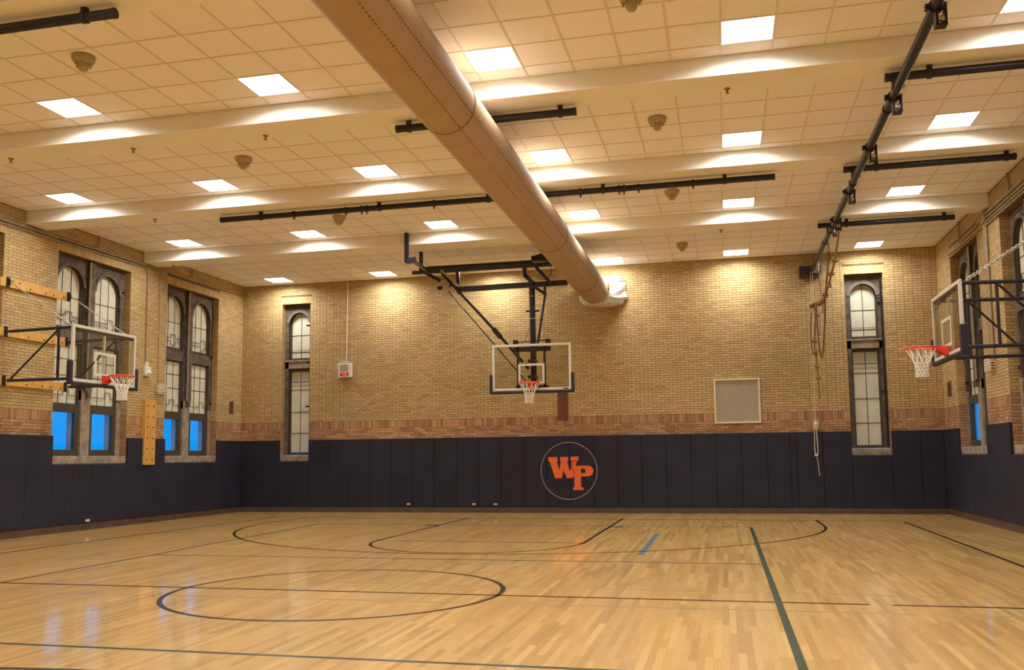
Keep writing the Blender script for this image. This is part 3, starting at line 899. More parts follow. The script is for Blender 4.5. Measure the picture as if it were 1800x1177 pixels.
def rim(hoop, mp, u, zr):
    """ring in front of the board (negative d) with bracket and net"""
    c = mp(u, zr, -.385)
    R_ = .2286
    b = MB().tube([(c[0] + R_ * math.cos(2 * PI * k / 32), c[1] + R_ * math.sin(2 * PI * k / 32), zr) for k in range(32)], .0135, 8, True)
    rg = b.build('rim', 'rim_orange', hoop)
    hk = MB()
    for k in range(12):
        a = 2 * PI * k / 12
        p = Vector((c[0] + R_ * math.cos(a), c[1] + R_ * math.sin(a), zr - .012))
        hk.tube([p + Vector((0, 0, .004)), p + Vector((0, 0, -.022))], .006, 5)
    hk.build('net_hooks', 'rim_orange', rg)
    b = MB()
    b.mbox(mp, u - .09, u + .09, zr - .14, zr + .015, -.035, 0, 0, .006)
    b.prism(mp, [(u - .09, zr + .008), (u + .09, zr + .008), (u + .09, zr - .012), (u - .09, zr - .012)], -.19, -.03)
    for s in (-1, 1):
        vs = [mp(u + s * .085, zr + .008, -.03), mp(u + s * .085, zr - .13, -.03), mp(u + s * .085, zr - .012, -.24), mp(u + s * .085, zr + .008, -.24),
              mp(u + s * .075, zr + .008, -.03), mp(u + s * .075, zr - .13, -.03), mp(u + s * .075, zr - .012, -.24), mp(u + s * .075, zr + .008, -.24)]
        b.add(vs, ((0, 1, 2, 3), (7, 6, 5, 4), (0, 4, 5, 1), (1, 5, 6, 2), (2, 6, 7, 3), (3, 7, 4, 0)))
    b.mbox(mp, u - .09, u + .09, zr - .055, zr - .012, -.15, -.03)
    b.build('rim_bracket', 'rim_orange', hoop)
    net_mesh((c[0], c[1], zr - .015), R_).build('net', 'net_cord', hoop)
def chain(a, b, sag=.0, link=.05):
    a, b = Vector(a), Vector(b); m = MB()
    n = max(2, int((b - a).length / (link * .72)))
    t = (b - a).normalized()
    s = t.cross(Vector((0, 0, 1))).normalized(); u = s.cross(t)
    for i in range(n):
        f = (i + .5) / n
        c = a.lerp(b, f) + Vector((0, 0, -sag * 4 * f * (1 - f)))
        w = s if i % 2 else u
        m.tube([c + t * (link * .5 * math.cos(q)) + w * (link * .28 * math.sin(q)) for q in [2 * PI * k / 8 for k in range(8)]], .0058, 4, True)
    return m

def wall_hoop(side, xw, xb, yc, zb, label, strut_off):
    """hoop on four tube arms off a side wall; side = +1 when the board faces +x"""
    hp = thing('basketball_hoop', label, 'basketball hoop', (xw, yc, zb))
    mp = (lambda u, z, d: (xb - d, u, z)) if side > 0 else (lambda u, z, d: (xb + d, u, z))
    board(hp, mp, yc, zb)
    rim(hp, mp, yc, zb + .155)
    X = lambda d: xw + side * d                     # d metres out from the wall
    xbk = xb - side * .06
    rail_z = (zb + 1.93, zb + .985, zb + .055)
    for z in rail_z:
        r_ = MB().box(X(.0), X(.055), yc - 1.05, yc + .83, z - .085, z + .085, 0, .006).build('mounting_board', 'pine', hp)
        bl = MB()
        for kx in (-.75, -.58, -.30, .12, .34, .62):
            bl.lathe([(.016, 0), (.016, .012)], (X(.053) if side > 0 else X(.065), yc + kx, z + (.04 if int(kx * 100) % 2 else -.035)), 'x', 8)
        bl.build('bolts', 'bolt_dark', r_)
        for ye in (yc - .88, yc + .75):
            MB().box(X(.055), X(.085), ye - .035, ye + .035, z - .10, z + .10, 0, .004).build('wall_bracket', 'black_metal', hp)
    ya, yb2 = yc - .88, yc + .75
    zt, zl = zb + .985, zb + .055
    zt2, zl2 = zb + .96, zb + .03
    for ye, yb_ in ((ya, yc - .62), (yb2, yc + .62)):
        MB().tube([(X(.07), ye, zt), (X(.16), ye, zt)], .016, 8).build('pivot', 'black_metal', hp)
        MB().tube([(X(.15), ye, zt), (xbk, ye, zt2 + .05)], .03, 12).build('arm', 'navy_metal', hp)
        MB().tube([(X(.15), ye, zl), (xbk, ye, zl2 + .02)], .03, 12).build('arm', 'navy_metal', hp)
        xs_ = xbk - side * strut_off
        MB().tube([(xs_, ye, zt2 + .04), (xs_, ye, zl2 + .02)], .024, 10).build('strut', 'navy_metal', hp)
        MB().tube([(xs_ - side * .03, ye, zt2), (X(.22), ye, zl + .03)], .019, 10).build('brace', 'black_metal', hp)
        MB().box(X(.055), X(.12), ye - .02, ye + .02, rail_z[0] - .05, rail_z[0] + .05).build('chain_anchor', 'black_metal', hp)
        chain((X(.13), ye, rail_z[0]), (xbk - side * .05, ye + .02 * side, zt2 + .10)).build('chain', 'steel', hp)
    b = MB()
    b.box(xbk - .025, xbk + .025, yc - .86, yc + .86, zt2 + .0, zt2 + .06); b.box(xbk - .025, xbk + .025, yc - .86, yc + .86, zb - .01, zb + .05)
    b.build('back_frame', 'navy_metal', hp)
    MB().box(xbk + side * .0 - .015, xbk + .015, yc + .0, yc + .05, zb + .05, zt2).build('back_post', 'white_frame', hp)
    MB().tube([(xbk - side * .1, yc - .3, zb - .04)] + [(xbk - side * .1, yc - .3 + .03 * math.sin(a), zb - .09 + .03 * math.cos(a)) for a in [2 * PI * k / 12 for k in range(13)]], .005, 5).build('pull_ring', 'black_metal', hp)
    return hp
wall_hoop(1, XL, -11.65, 15.1, 2.91, 'side hoop on yellow timber rails by the blue-windowed wall', .28)
wall_hoop(-1, XR, 3.46, 15.3, 2.93, 'side hoop held by tube arms and chains on the rope-side wall', .46)

# centre hoop hung from the ceiling
hp = thing('basketball_hoop', 'suspended hoop on an overhead pipe mast before the far brick wall', 'basketball hoop', (-4.22, 20.2, 2.93))
mp = lambda u, z, d: (u, 19.91 + d, z)
CXH, ZB = -4.227, 2.93
board(hp, mp, CXH, ZB, True)
rim(hp, mp, CXH + .03, ZB + .155)
b = MB()
for xx in (-4.55, -3.93): b.box(xx - .025, xx + .025, 19.96, 20.02, ZB + .05, ZB + 1.05)
b.box(-4.66, -3.79, 19.96, 20.03, ZB + .90, ZB + 1.0); b.box(-4.6, -3.85, 19.96, 20.02, ZB + .06, ZB + .12)
b.build('back_frame', 'navy_metal', hp)
MB().tube([(-4.235, 20.22, 3.10), (-4.255, 20.22, 5.50)], .070, 16).build('mast', 'navy_metal', hp)
for z in (3.25, 3.62): MB().box(-4.33, -4.15, 19.99, 20.3, z - .03, z + .03).build('mast_clamp', 'navy_metal', hp)
for z in (5.14, 4.62, 4.0): MB().lathe([(.073, -.006), (.073, .006)], (-4.25, 20.22, z), 'z', 16).build('mast_band', 'steel', hp)
MB().tube([(-4.40, 20.22, 4.80), (-4.09, 20.22, 4.80)], .022, 8).build('pivot_bolt', 'black_metal', hp)
MB().tube([(-4.6, 20.1, 4.06), (-3.85, 20.1, 4.10)], .012, 8).build('adjuster_rod', 'black_metal', hp)
for xx in (-4.62, -3.86): MB().box(xx - .05, xx + .05, 20.0, 20.12, 4.02, 4.11).build('adjuster_block', 'black_metal', hp)
MB().tube([(-7.15, 20.12, 5.845), (-3.47, 20.12, 5.85)], .046, 14).build('header_pipe', 'navy_metal', hp)
MB().tube([(-6.85, 20.30, 5.975), (-3.33, 20.30, 5.975)], .046, 14).build('header_pipe', 'navy_metal', hp)
MB().bar((-6.08, 20.25, 5.405), (-3.42, 20.25, 5.43), .08, .12).build('lower_beam', 'navy_metal', hp)
MB().bar((-6.05, 20.2, 5.87), (-6.03, 20.25, 5.30), .075, .075).build('drop_post', 'navy_metal', hp)
MB().bar((-4.42, 20.2, 5.9), (-4.40, 20.2, 5.62), .09, .09).build('hinge_plate', 'navy_metal', hp)
MB().bar((-4.40, 20.2, 5.64), (-4.22, 20.2, 5.45), .09, .10).build('hinge_plate', 'navy_metal', hp)
MB().bar((-4.12, 20.0, 5.80), (-3.76, 20.0, 5.38), .05, .075).build('hinge_arm', 'navy_metal', hp)
MB().bar((-4.20, 20.1, 5.36), (-3.90, 20.1, 5.15), .05, .07).build('hinge_arm', 'navy_metal', hp)
MB().bar((-3.93, 20.1, 5.45), (-3.92, 20.1, 5.14), .05, .06).build('hinge_link', 'navy_metal', hp)
MB().tube([(-3.93, 20.15, 5.15), (-4.12, 20.1, 3.95)], .026, 10).build('rear_brace', 'navy_metal', hp)
b = MB(); b.box(-4.22, -3.85, 20.0, 20.4, 5.93, 6.06, 0, .02); b.tube([(-4.18, 20.2, 6.04), (-3.9, 20.2, 6.10)], .06, 10)
b.build('pipe_clamp', 'black_metal', hp)
MB().tube([(-4.02, 20.2, 6.05), (-4.06, 20.15, 6.33)], .008, 5).build('hanger_wire', 'black_metal', hp)
MB().tube([(-3.80, 20.2, 5.83), (-3.78, 20.2, 5.68), (-3.86, 20.15, 5.52), (-4.0, 20.1, 5.5), (-4.1, 20.1, 5.62), (-4.0, 20.0, 5.63), (-3.9, 20.0, 5.52)], .008, 6).build('motor_cable', 'black_metal', hp)
MB().tube([(-4.33, 20.3, 4.43), (-4.45, 20.35, 4.15), (-4.62, 20.35, 3.95)], .006, 5).build('motor_cable', 'black_metal', hp)
MB().tube([(-6.42, 20.15, 5.80), (-5.05, 20.2, 4.27), (-4.35, 20.2, 3.45)], .034, 10).build('fold_brace', 'black_metal', hp)
b = MB(); b.bar((-5.16, 20.16, 4.41), (-5.0, 20.16, 4.21), .10, .11)
b.build('brace_joint', 'black_metal', hp)
MB().tube([(-6.30, 20.3, 5.38), (-4.37, 20.25, 3.10)], .014, 8).build('hoist_cable', 'black_metal', hp)
MB().bar((-6.90, 20.3, 5.88), (-6.25, 20.3, 5.50), .06, .08).build('corner_brace', 'navy_metal', hp)
MB().bar((-6.42, 20.1, 5.86), (-5.98, 20.1, 5.45), .10, .05).build('corner_plate', 'winch_grey', hp)
MB().lathe([(.10, -.05), (.13, -.03), (.13, .03), (.10, .05)], (-6.37, 20.25, 5.57), 'y', 20).build('winch_drum', 'winch_grey', hp)
MB().box(-6.55, -6.44, 20.18, 20.3, 5.42, 5.50, 0, .01).build('winch_motor', 'black_metal', hp)
MB().lathe([(.02, -.03), (.045, 0), (.02, .03)], (-6.18, 20.1, 5.50), 'y', 10).build('pulley', 'black_metal', hp)
MB().bar((-6.635, 18.30, H + .01), (-6.635, 18.30, 5.68), .08, .08).build('hanger_post', 'navy_metal', hp)
MB().bar((-6.635, 18.26, 5.70), (-6.42, 18.30, 5.74), .10, .11).build('hanger_foot', 'navy_metal', hp)
MB().bar((-6.50, 18.30, 5.72), (-6.78, 20.14, 5.88), .07, .07).build('hanger_arm', 'navy_metal', hp)
MB().bar((-6.93, 20.12, H + .01), (-6.93, 20.12, 5.86), .075, .075).build('hanger_post', 'navy_metal', hp)
MB().sphere((-4.42, 20.1, 3.56), .06).build('brace_bumper', 'ball_yellow', hp)

# ------------------------------------------------------------------ fabric air duct
DXC, DZC, DR = -3.106, 5.624, .355
dk = thing('air_duct', 'long round beige fabric air duct hung under the ceiling', 'air duct', (DXC, 9.3, DZC))
b = MB()
NS, prof = 48, []
ys = [YF + .02 + (22.45 - YF - .02) * i / 60 for i in range(61)]
vs = []
rd = random.Random(3)
for i, y in enumerate(ys):
    for k in range(NS):
        a = 2 * PI * k / NS
        rr = DR * (1 + .004 * math.sin(3.1 * y + 2 * a) + rd.uniform(-.0015, .0015))
        vs.append((DXC + rr * math.cos(a), y, DZC + rr * math.sin(a)))
fs = [(i * NS + k, i * NS + (k + 1) % NS, (i + 1) * NS + (k + 1) % NS, (i + 1) * NS + k) for i in range(60) for k in range(NS)]
b.add(vs, fs, True)
b.build('duct_sleeve', 'duct_fabric', dk)
for yy in (3.5, 9.95, 16.4, 20.6):
    MB().tube([(DXC + (DR + .001) * math.cos(2 * PI * k / 48), yy, DZC + (DR + .001) * math.sin(2 * PI * k / 48)) for k in range(48)], .007, 6, True).build('joint_zip', 'duct_seam', dk)
for a in (299.6, 335.0):
    b = MB()
    ca, sa = math.cos(math.radians(a)), math.sin(math.radians(a))
    y = 6.5
    while y < 22.4:
        ln = .035
        if y < 9.9: b.tube([(DXC + DR * ca, y, DZC + DR * sa), (DXC + DR * ca, y + ln, DZC + DR * sa)], .008, 5)
        else:
            b.tube([(DXC + (DR + .0) * ca, y, DZC + (DR + .0) * sa), (DXC + DR * ca, y + .25, DZC + DR * sa)], .003, 4); y += .19
        y += .075
    o = b.build('vent_stitching', 'duct_seam', dk); o['kind'] = 'stuff'
# crumpled white wrap where the duct meets the wall
b = MB(); vs = []
lv = [(22.36, .358, .358, 0, 0), (22.42, .375, .375, 0, -.005), (22.55, .40, .385, .05, .0), (22.72, .50, .385, .13, .03), (22.88, .60, .39, .17, .04), (22.93, .60, .38, .17, .04)]
for (y, ax, az, ox, oz) in lv:
    t = (y - 22.36) / .57
    for k in range(40):
        a = 2 * PI * k / 40
        e = 2 / (2 + 2.6 * t)
        ca, sa = math.cos(a), math.sin(a)
        px = math.copysign(abs(ca) ** e, ca) * ax * (1 + rd.uniform(-.10, .07) * t); pz = math.copysign(abs(sa) ** e, sa) * az * (1 + rd.uniform(-.10, .07) * t)
        vs.append((DXC + ox + px, y, DZC + oz + pz))
fs = [(i * 40 + k, i * 40 + (k + 1) % 40, (i + 1) * 40 + (k + 1) % 40, (i + 1) * 40 + k) for i in range(len(lv) - 1) for k in range(40)]
b.add(vs, fs, False)
b.build('plastic_wrap', 'wrap_plastic', dk)
MB().tube([(DXC + .37 * math.cos(a), 22.40, DZC + .37 * math.sin(a)) for a in [math.radians(-60 + 100 * k / 16) for k in range(17)]], .02, 6).build('strap', 'tape_brown', dk)
MB().box(DXC + .30, DXC + .40, 22.36, 22.42, DZC + .02, DZC + .15, 0, .01).build('strap_buckle', 'tape_brown', dk)

# ------------------------------------------------------------------ overhead pipes
def clampr(x, y, z, r, axis, parent, up=True, w=.05):
    b = MB().lathe([(r * 1.25, -w / 2), (r * 1.25, w / 2)], (x, y, z), axis, 14)
    if up: b.box(x - .03, x + .03, y - .03, y + .03, z + r * .8, BZ + .004)
    return b.build('hanger_clamp', 'black_metal', parent)
def ring(x, y, z, r, axis, parent, eye=True):
    b = MB().lathe([(r * 1.22, -.02), (r * 1.22, .02)], (x, y, z), axis, 14)
    if eye: b.tube([(x, y, z - r), (x, y, z - r - .05)], .014, 6)
    return b.build('pipe_ring', 'black_metal', parent)
PZ, PR = 5.985, .052
def cross_pipe(x0, x1, y, clamps, rings, label, caps=True):
    t = thing('ceiling_pipe', label, 'pipe', ((x0 + x1) / 2, y, PZ))
    MB().tube([(x0, y, PZ), (x1, y, PZ)], PR, 16).build('pipe', 'black_metal', t)
    for xx in (x0, x1): MB().lathe([(PR * 1.08, -.015), (PR * 1.08, .015)], (xx, y, PZ), 'x', 16).build('end_cap', 'black_metal', t)
    for xx in clamps: clampr(xx, y, PZ, PR, 'x', t)
    for xx in rings: ring(xx, y, PZ, PR, 'x', t)
    return t
cross_pipe(-9.19, .93, 15.08, (-8.37, -6.0, -3.94, -1.9, .14), (-7.69, -6.65, -6.34, -6.24, -4.95, -2.29, -1.62, -1.54, -1.29, -.38), 'long black pipe with many collars under the middle beam, crossing the duct')
cross_pipe(-4.29, -1.79, 11.45, (-4.12, -1.99), (), 'short black pipe under the foremost beam, behind the duct')
cross_pipe(-9.6, -5.93, 7.64, (-6.28, -9.3), (), 'black pipe end in the upper corner above the smoke detector')
cross_pipe(2.06, 4.72, 11.36, (2.55, 4.55), (), 'black crossbar carrying the rope track at the foremost beam')
cross_pipe(2.02, 4.52, 15.0, (2.5, 4.40), (), 'black crossbar carrying the rope track at the middle beam')
cross_pipe(1.97, 4.47, 18.66, (2.5, 4.3), (), 'black crossbar carrying the rope track at the rear beam')
# the rope track running to the far wall
tx, tz = 2.19, 5.86
t = thing('rope_track', 'long black pipe track with pulleys running to the far wall', 'pipe', (tx, 15, tz))
MB().tube([(tx, 4.0, tz), (tx, 22.65, tz)], .056, 16).build('pipe', 'black_metal', t)
for yy in (7.64, 11.36, 15.0, 18.66):
    b = MB().box(tx - .07, tx + .07, yy - .06, yy + .06, tz - .02, PZ + .04, 0, .01)
    b.build('saddle_clamp', 'black_metal', t)
def pulley(y):
    b = MB()
    b.lathe([(.075, -.03), (.075, .03)], (tx, y, tz), 'y', 14)
    b.box(tx - .10, tx - .07, y - .03, y + .03, tz - .03, tz + .03); b.box(tx + .07, tx + .10, y - .03, y + .03, tz - .03, tz + .03)
    for s in (-.045, .045): b.box(tx + .04 + s - .012, tx + .04 + s + .012, y - .055, y + .055, tz - .20, tz - .03, 0, .006)
    b.box(tx - .015, tx + .095, y - .055, y + .055, tz - .215, tz - .195)
    b.build('pulley_bracket', 'black_metal', t)
    MB().lathe([(.05, -.03), (.03, 0), (.05, .03)], (tx + .04, y, tz - .13), 'x', 14).build('pulley_wheel', 'steel', t)
for yy in (9.35, 11.7, 13.6, 15.85, 17.75, 18.2): pulley(yy)
for yy in (12.1, 15.35, 18.6, 19.6): ring(tx, yy, tz, .056, 'y', t, False)
b = MB(); b.box(1.90, 2.40, 22.60, YB, 5.74, 5.98, 0, .01)
b.build('wall_bracket', 'navy_metal', t)
b = MB(); b.box(2.20, 2.34, 22.35, 22.6, 5.78, 6.02, 0, .03); b.sphere((2.25, 22.3, 5.95), .06)
b.build('end_pulley', 'winch_grey', t)
chain((tx + .06, 19.6, tz - .05), (tx + .06, 19.65, 5.50), 0, .09).build('hook_chain', 'black_metal', t)

# ------------------------------------------------------------------ climbing ropes
def smooth_path(pts, n=6):
    P = [Vector(p) for p in pts]; out = []
    for i in range(len(P) - 1):
        a, b, c, d = P[max(i - 1, 0)], P[i], P[i + 1], P[min(i + 2, len(P) - 1)]
        for k in range(n):
            s = k / n
            out.append(.5 * ((2 * b) + (c - a) * s + (2 * a - 5 * b + 4 * c - d) * s * s + (3 * b - a - 3 * c + d) * s ** 3))
    out.append(P[-1]); return out
def knot(parent, c, r, m='rope_fibre'):
    b = MB(); c = Vector(c)
    b.tube([c + Vector((r * .75 * math.cos(a), r * .55 * math.sin(a), r * .55 * math.sin(2 * a + .4))) for a in [2 * PI * k / 14 for k in range(14)]], r * .48, 6, True)
    b.sphere(c, r * .62, 8)
    return b.build('knot', m, parent)
r1 = thing('climbing_rope', 'brown knotted climbing rope sagging from the track toward the far wall', 'rope', (2.2, 19.5, 5), 'climbing ropes')
pp = [(2.24, 17.72, 5.72), (2.23, 17.85, 5.52), (2.22, 18.12, 5.346), (2.22, 18.40, 5.215), (2.22, 19.1, 5.065), (2.2, 19.55, 4.90), (2.2, 20.1, 4.82), (2.2, 20.8, 4.79), (2.19, 22.05, 4.90)]
MB().tube(smooth_path(pp), .022, 8).build('rope', 'rope_fibre', r1)
for q in ((2.22, 18.36, 5.21), (2.22, 19.1, 5.08), (2.2, 19.45, 4.90), (2.2, 20.1, 4.81), (2.2, 20.8, 4.79), (2.19, 21.4, 4.84)): knot(r1, q, .055)
MB().tube(smooth_path([(2.19, 22.05, 4.90), (2.17, 22.2, 4.5), (2.14, 22.3, 4.0), (2.17, 22.32, 3.75), (2.19, 22.35, 3.4), (2.20, 22.35, 3.0), (2.22, 22.36, 2.72)]), .02, 8).build('tail', 'rope_fibre', r1)
for q in ((2.15, 22.28, 4.1), (2.15, 22.31, 3.82), (2.19, 22.34, 3.5), (2.205, 22.35, 3.23)): knot(r1, q, .05)
r2 = thing('climbing_rope', 'smooth tan climbing rope hanging in a long loop beside the far wall', 'rope', (2.25, 21, 5), 'climbing ropes')
MB().tube(smooth_path([(2.25, 19.66, 5.50), (2.23, 19.9, 5.2), (2.24, 20.6, 4.78), (2.33, 21.6, 4.5), (2.36, 22.2, 4.25), (2.35, 22.4, 3.9), (2.31, 22.4, 3.72), (2.26, 22.35, 3.9), (2.23, 22.3, 4.4), (2.21, 22.2, 4.92)]), .021, 8).build('rope', 'rope_fibre', r2)
r3 = thing('climbing_rope', 'pale rope loop gathered under the track end', 'rope', (2.25, 22.2, 4.9), 'climbing ropes')
MB().tube(smooth_path([(2.13, 22.25, 4.92), (2.17, 22.3, 4.6), (2.23, 22.35, 4.33), (2.28, 22.36, 4.27), (2.31, 22.33, 4.45), (2.29, 22.25, 4.95)]), .023, 8).build('rope', 'cord_white', r3)
for q in ((2.12, 22.2, 4.93), (2.2, 22.15, 4.96), (2.28, 22.2, 4.97)): knot(r3, q, .06, 'rope_fibre')
r4 = thing('climbing_rope', 'dark twisted rope hanging beside the pale loop under the track end', 'rope', (2.1, 22.3, 4.9), 'climbing ropes')
MB().tube(smooth_path([(2.34, 22.45, 5.78), (2.35, 22.4, 5.3), (2.37, 22.35, 4.9), (2.27, 22.35, 4.7), (2.14, 22.3, 4.9), (2.08, 22.35, 4.4), (2.09, 22.38, 3.95), (2.12, 22.4, 3.85)]), .018, 8).build('rope', 'rope_fibre', r4)
cr = thing('pull_cord', 'thin pale hoist cord falling from the track end to a wall cleat', 'cord', (2.15, 22.8, 2.1))
MB().tube([(2.14, 22.45, 5.80), (2.15, 22.8, 4.0), (2.14, 22.86, 2.2)], .007, 6).build('cord', 'cord_white', cr)
MB().tube([(2.18, 22.45, 5.80), (2.20, 22.6, 4.95)], .007, 6).build('cord', 'cord_white', cr)
MB().tube(smooth_path([(2.13, 22.84, 2.2), (2.11, 22.86, 1.9), (2.10, 22.86, 1.55), (2.12, 22.86, 1.40), (2.16, 22.86, 1.42), (2.17, 22.86, 1.6), (2.16, 22.86, 1.9), (2.17, 22.84, 2.15)]), .012, 6).build('loop', 'cord_white', cr)
knot(cr, (2.13, 22.85, 1.40), .035, 'cord_white')
MB().tube(smooth_path([(2.13, 22.86, 1.42), (2.16, 22.865, 1.25), (2.17, 22.865, 1.08), (2.19, 22.865, .9)]), .008, 6).build('tail', 'cord_white', cr)
ct = thing('wall_cleat', 'small wooden cleat block on the red brick band below the ropes', 'cleat', (2.15, YB, 2.12))
MB().box(2.07, 2.24, YB - .05, YB, 2.0, 2.28, 0, .006).build('block', 'bucket_tan', ct)
b = MB().tube([(2.15, YB - .05, 2.12), (2.15, YB - .09, 2.12)], .018, 8); b.tube([(2.15, YB - .09, 2.03), (2.15, YB - .09, 2.21)], .014, 8)
b.build('horn', 'white_paint', ct)
b = MB()
for k in range(5):
    z = 2.06 + .03 * k
    b.tube([(2.15 + .045 * math.cos(a), YB - .09 + .03 * math.sin(a), z + .02 * math.sin(a)) for a in [2 * PI * q / 10 for q in range(10)]], .010, 5, True)
b.build('wound_cord', 'cord_white', cr)

# ------------------------------------------------------------------ small fixtures
cl = thing('wall_clock', 'white wall clock and speaker box with red digits on the far wall', 'clock', (-10.07, YB, 3.85))
MB().box(-10.265, -9.882, YB - .10, YB, 3.655, 4.045, 0, .012).build('housing', 'plastic_white', cl)
MB().box(-10.215, -9.975, YB - .106, YB - .099, 3.83, 4.01).build('speaker_grille', 'grille_grey', cl)
MB().box(-10.205, -9.965, YB - .106, YB - .099, 3.70, 3.785).build('display', 'display_black', cl)
SEG = {'a': (0, 1, 1, 1), 'b': (1, 1, 1, .5), 'c': (1, .5, 1, 0), 'd': (0, 0, 1, 0), 'e': (0, .5, 0, 0), 'f': (0, 1, 0, .5), 'g': (0, .5, 1, .5)}
DG = {'4': 'fgbc', '0': 'abcdef', '6': 'afgedc'}
x = -10.175
for ch in '4:06':
    b = MB()
    if ch == ':':
        for z in (3.727, 3.757): b.box(x, x + .010, YB - .110, YB - .105, z - .006, z + .006)
        b.build('colon', 'digit_red', cl); x += .025; continue
    for s in DG[ch]:
        u0, v0, u1, v1 = SEG[s]
        xa, xb_ = x + .032 * u0, x + .032 * u1; za, zb_ = 3.713 + .058 * v0, 3.713 + .058 * v1
        b.box(min(xa, xb_) - .005, max(xa, xb_) + .005, YB - .110, YB - .105, min(za, zb_) - .005, max(za, zb_) + .005)
    b.build('digit', 'digit_red', cl); x += .056
b = MB()
for z in (3.64, 3.72, 3.80, 3.93, 4.0): b.tube([(-10.33, YB - .06, z), (-10.262, YB - .06, z)], .006, 5)
b.tube([(-10.2, YB - .05, 4.10), (-9.93, YB - .05, 4.10)], .006, 5)
b.build('guard_wires', 'plastic_white', cl)
tag(MB().tube([(-10.035, YB - .015, H - .01), (-10.06, YB - .015, 4.04)], .014, 8).build('conduit_pipe', 'plastic_white'), 'pale thin conduit running down the far wall to the clock', 'conduit')

vp = thing('wall_panel', 'square grey mesh panel in a white frame on the far wall', 'panel', (.325, YB, 2.76))
MB().box(-.19, .84, YB - .03, YB, 2.24, 3.275).build('mesh_screen', 'screen_grey', vp)
fr = MB()
for (a, b_, c, d) in ((-.228, .878, 3.272, 3.312), (-.228, .878, 2.205, 2.245)): fr.box(a, b_, YB - .055, YB, c, d)
for (a, b_) in ((-.228, -.188), (.838, .878)): fr.box(a, b_, YB - .055, YB, 2.245, 3.272)
fr.build('frame', 'cream_trim', vp)
tag(MB().box(-4.18, -3.92, YB - .035, YB, 2.37, 3.10, 0, .006).build('steel_plate', 'rust_steel'), 'rust-brown upright steel plate on the far wall below the hoop', 'plate')

sp = thing('wall_plank', 'yellow upright wooden plank with two bolt columns between paired windows', 'plank', (XL, 18.66, 2.1))
MB().box(XL, XL + .10, 18.46, 18.87, 1.345, 2.87, 0, .006).build('board', 'pine_upright', sp)
b = MB()
for z in (1.47, 1.72, 1.97, 2.22, 2.47, 2.72):
    for yy in (18.55, 18.77): b.lathe([(.017, .0), (.017, .014)], (XL + .098, yy, z), 'x', 8)
b.build('bolts', 'bolt_dark', sp)

dv = thing('strobe_alarm', 'white horn strobe box at the foot of a conduit beside the plank', 'alarm', (XL, 18.55, 3.57))
MB().box(XL, XL + .09, 18.45, 18.66, 3.42, 3.64, 0, .02).build('body', 'plastic_white', dv)
MB().lathe([(.05, 0), (.045, .05), (.02, .075)], (XL + .085, 18.55, 3.50), 'x', 14).build('lens', 'fixture_white', dv)
MB().box(XL, XL + .06, 18.50, 18.60, 3.64, 3.75, 0, .01).build('junction_box', 'plastic_white', dv)
def guard(name, label, mp, u0, u1, z0, z1, red):
    g = thing(name, label, 'wire guard', mp((u0 + u1) / 2, (z0 + z1) / 2, 0))
    b = MB()
    for k in range(5):
        u = u0 + (u1 - u0) * k / 4; b.tube([mp(u, z0, -.10), mp(u, z1, -.10)], .0085, 6); b.tube([mp(u, z1, -.10), mp(u, z1, 0)], .0085, 6); b.tube([mp(u, z0, -.10), mp(u, z0, 0)], .0085, 6)
        z = z0 + (z1 - z0) * k / 4; b.tube([mp(u0, z, -.10), mp(u1, z, -.10)], .0085, 6); b.tube([mp(u0, z, -.10), mp(u0, z, 0)], .0085, 6); b.tube([mp(u1, z, -.10), mp(u1, z, 0)], .0085, 6)
    b.build('wire_cage', 'plastic_white', g)
    uc, zc = (u0 + u1) / 2, (z0 + z1) / 2
    MB().mbox(mp, uc - .06, uc + .06, zc - .075, zc + .075, -.05, 0, 0, .006).build('station_body', 'alarm_red' if red else 'plastic_white', g)
    MB().mbox(mp, uc - .035, uc + .035, zc - .02, zc + .015, -.065, -.048).build('station_handle', 'plastic_white' if red else 'alarm_red', g)
guard('wire_guard', 'small white wire guard beside the strobe between paired windows', mpL, 18.93, 19.29, 3.04, 3.25, False)
guard('wire_guard', 'white wire guard over a red alarm pull under the chained hoop', mpR, 18.6, 19.0, 2.98, 3.19, True)
for mp, u0, u1, lab in ((mpL, 22.27, 22.48, 'small brown vent plate in the corner beyond the blue windows'), (mpR, 22.13, 22.44, 'small brown vent plate in the corner beyond the ropes')):
    v = thing('vent_plate', lab, 'vent', mp((u0 + u1) / 2, 2.88, 0))
    MB().mbox(mp, u0, u1, 2.71, 3.05, -.018, 0, 0, .004).build('plate', 'vent_brown', v)
    for k in range(5): MB().mbox(mp, u0 + .02, u1 - .02, 2.745 + k * .06, 2.775 + k * .06, -.028, -.016).build('slat', 'vent_brown', v)

# conduits along the side walls
def conduit(pts, r, label, m='conduit'):
    return tag(MB().tube(smooth_path(pts, 4) if len(pts) > 2 else pts, r, 8).build('conduit_pipe', m), label, 'conduit')
zL = lambda y: 6.01 + (y - 14) * .0075
conduit([(XL + .04, 11.0, zL(11)), (XL + .04, YB - .05, zL(YB))], .022, 'dark upper conduit running the length of the blue-windowed wall')
conduit([(XL + .03, 11.0, zL(11) - .06), (XL + .03, 18.2, zL(18.2) - .06)], .022, 'lower tan conduit beneath the dark one on the blue-windowed wall')
conduit([(XL + .03, 18.2, zL(18.2) - .06), (XL + .03, 18.42, 5.97), (XL + .03, 18.5, 5.85), (XL + .03, 18.51, 4.8), (XL + .03, 18.51, 3.75)], .014, 'pale conduit dropping to the white strobe between paired windows', 'conduit')
conduit([(XL + .03, 19.0, 6.02), (XL + .03, 19.02, 3.24)], .012, 'thin conduit dropping to the small wire guard between paired windows', 'conduit_tan')
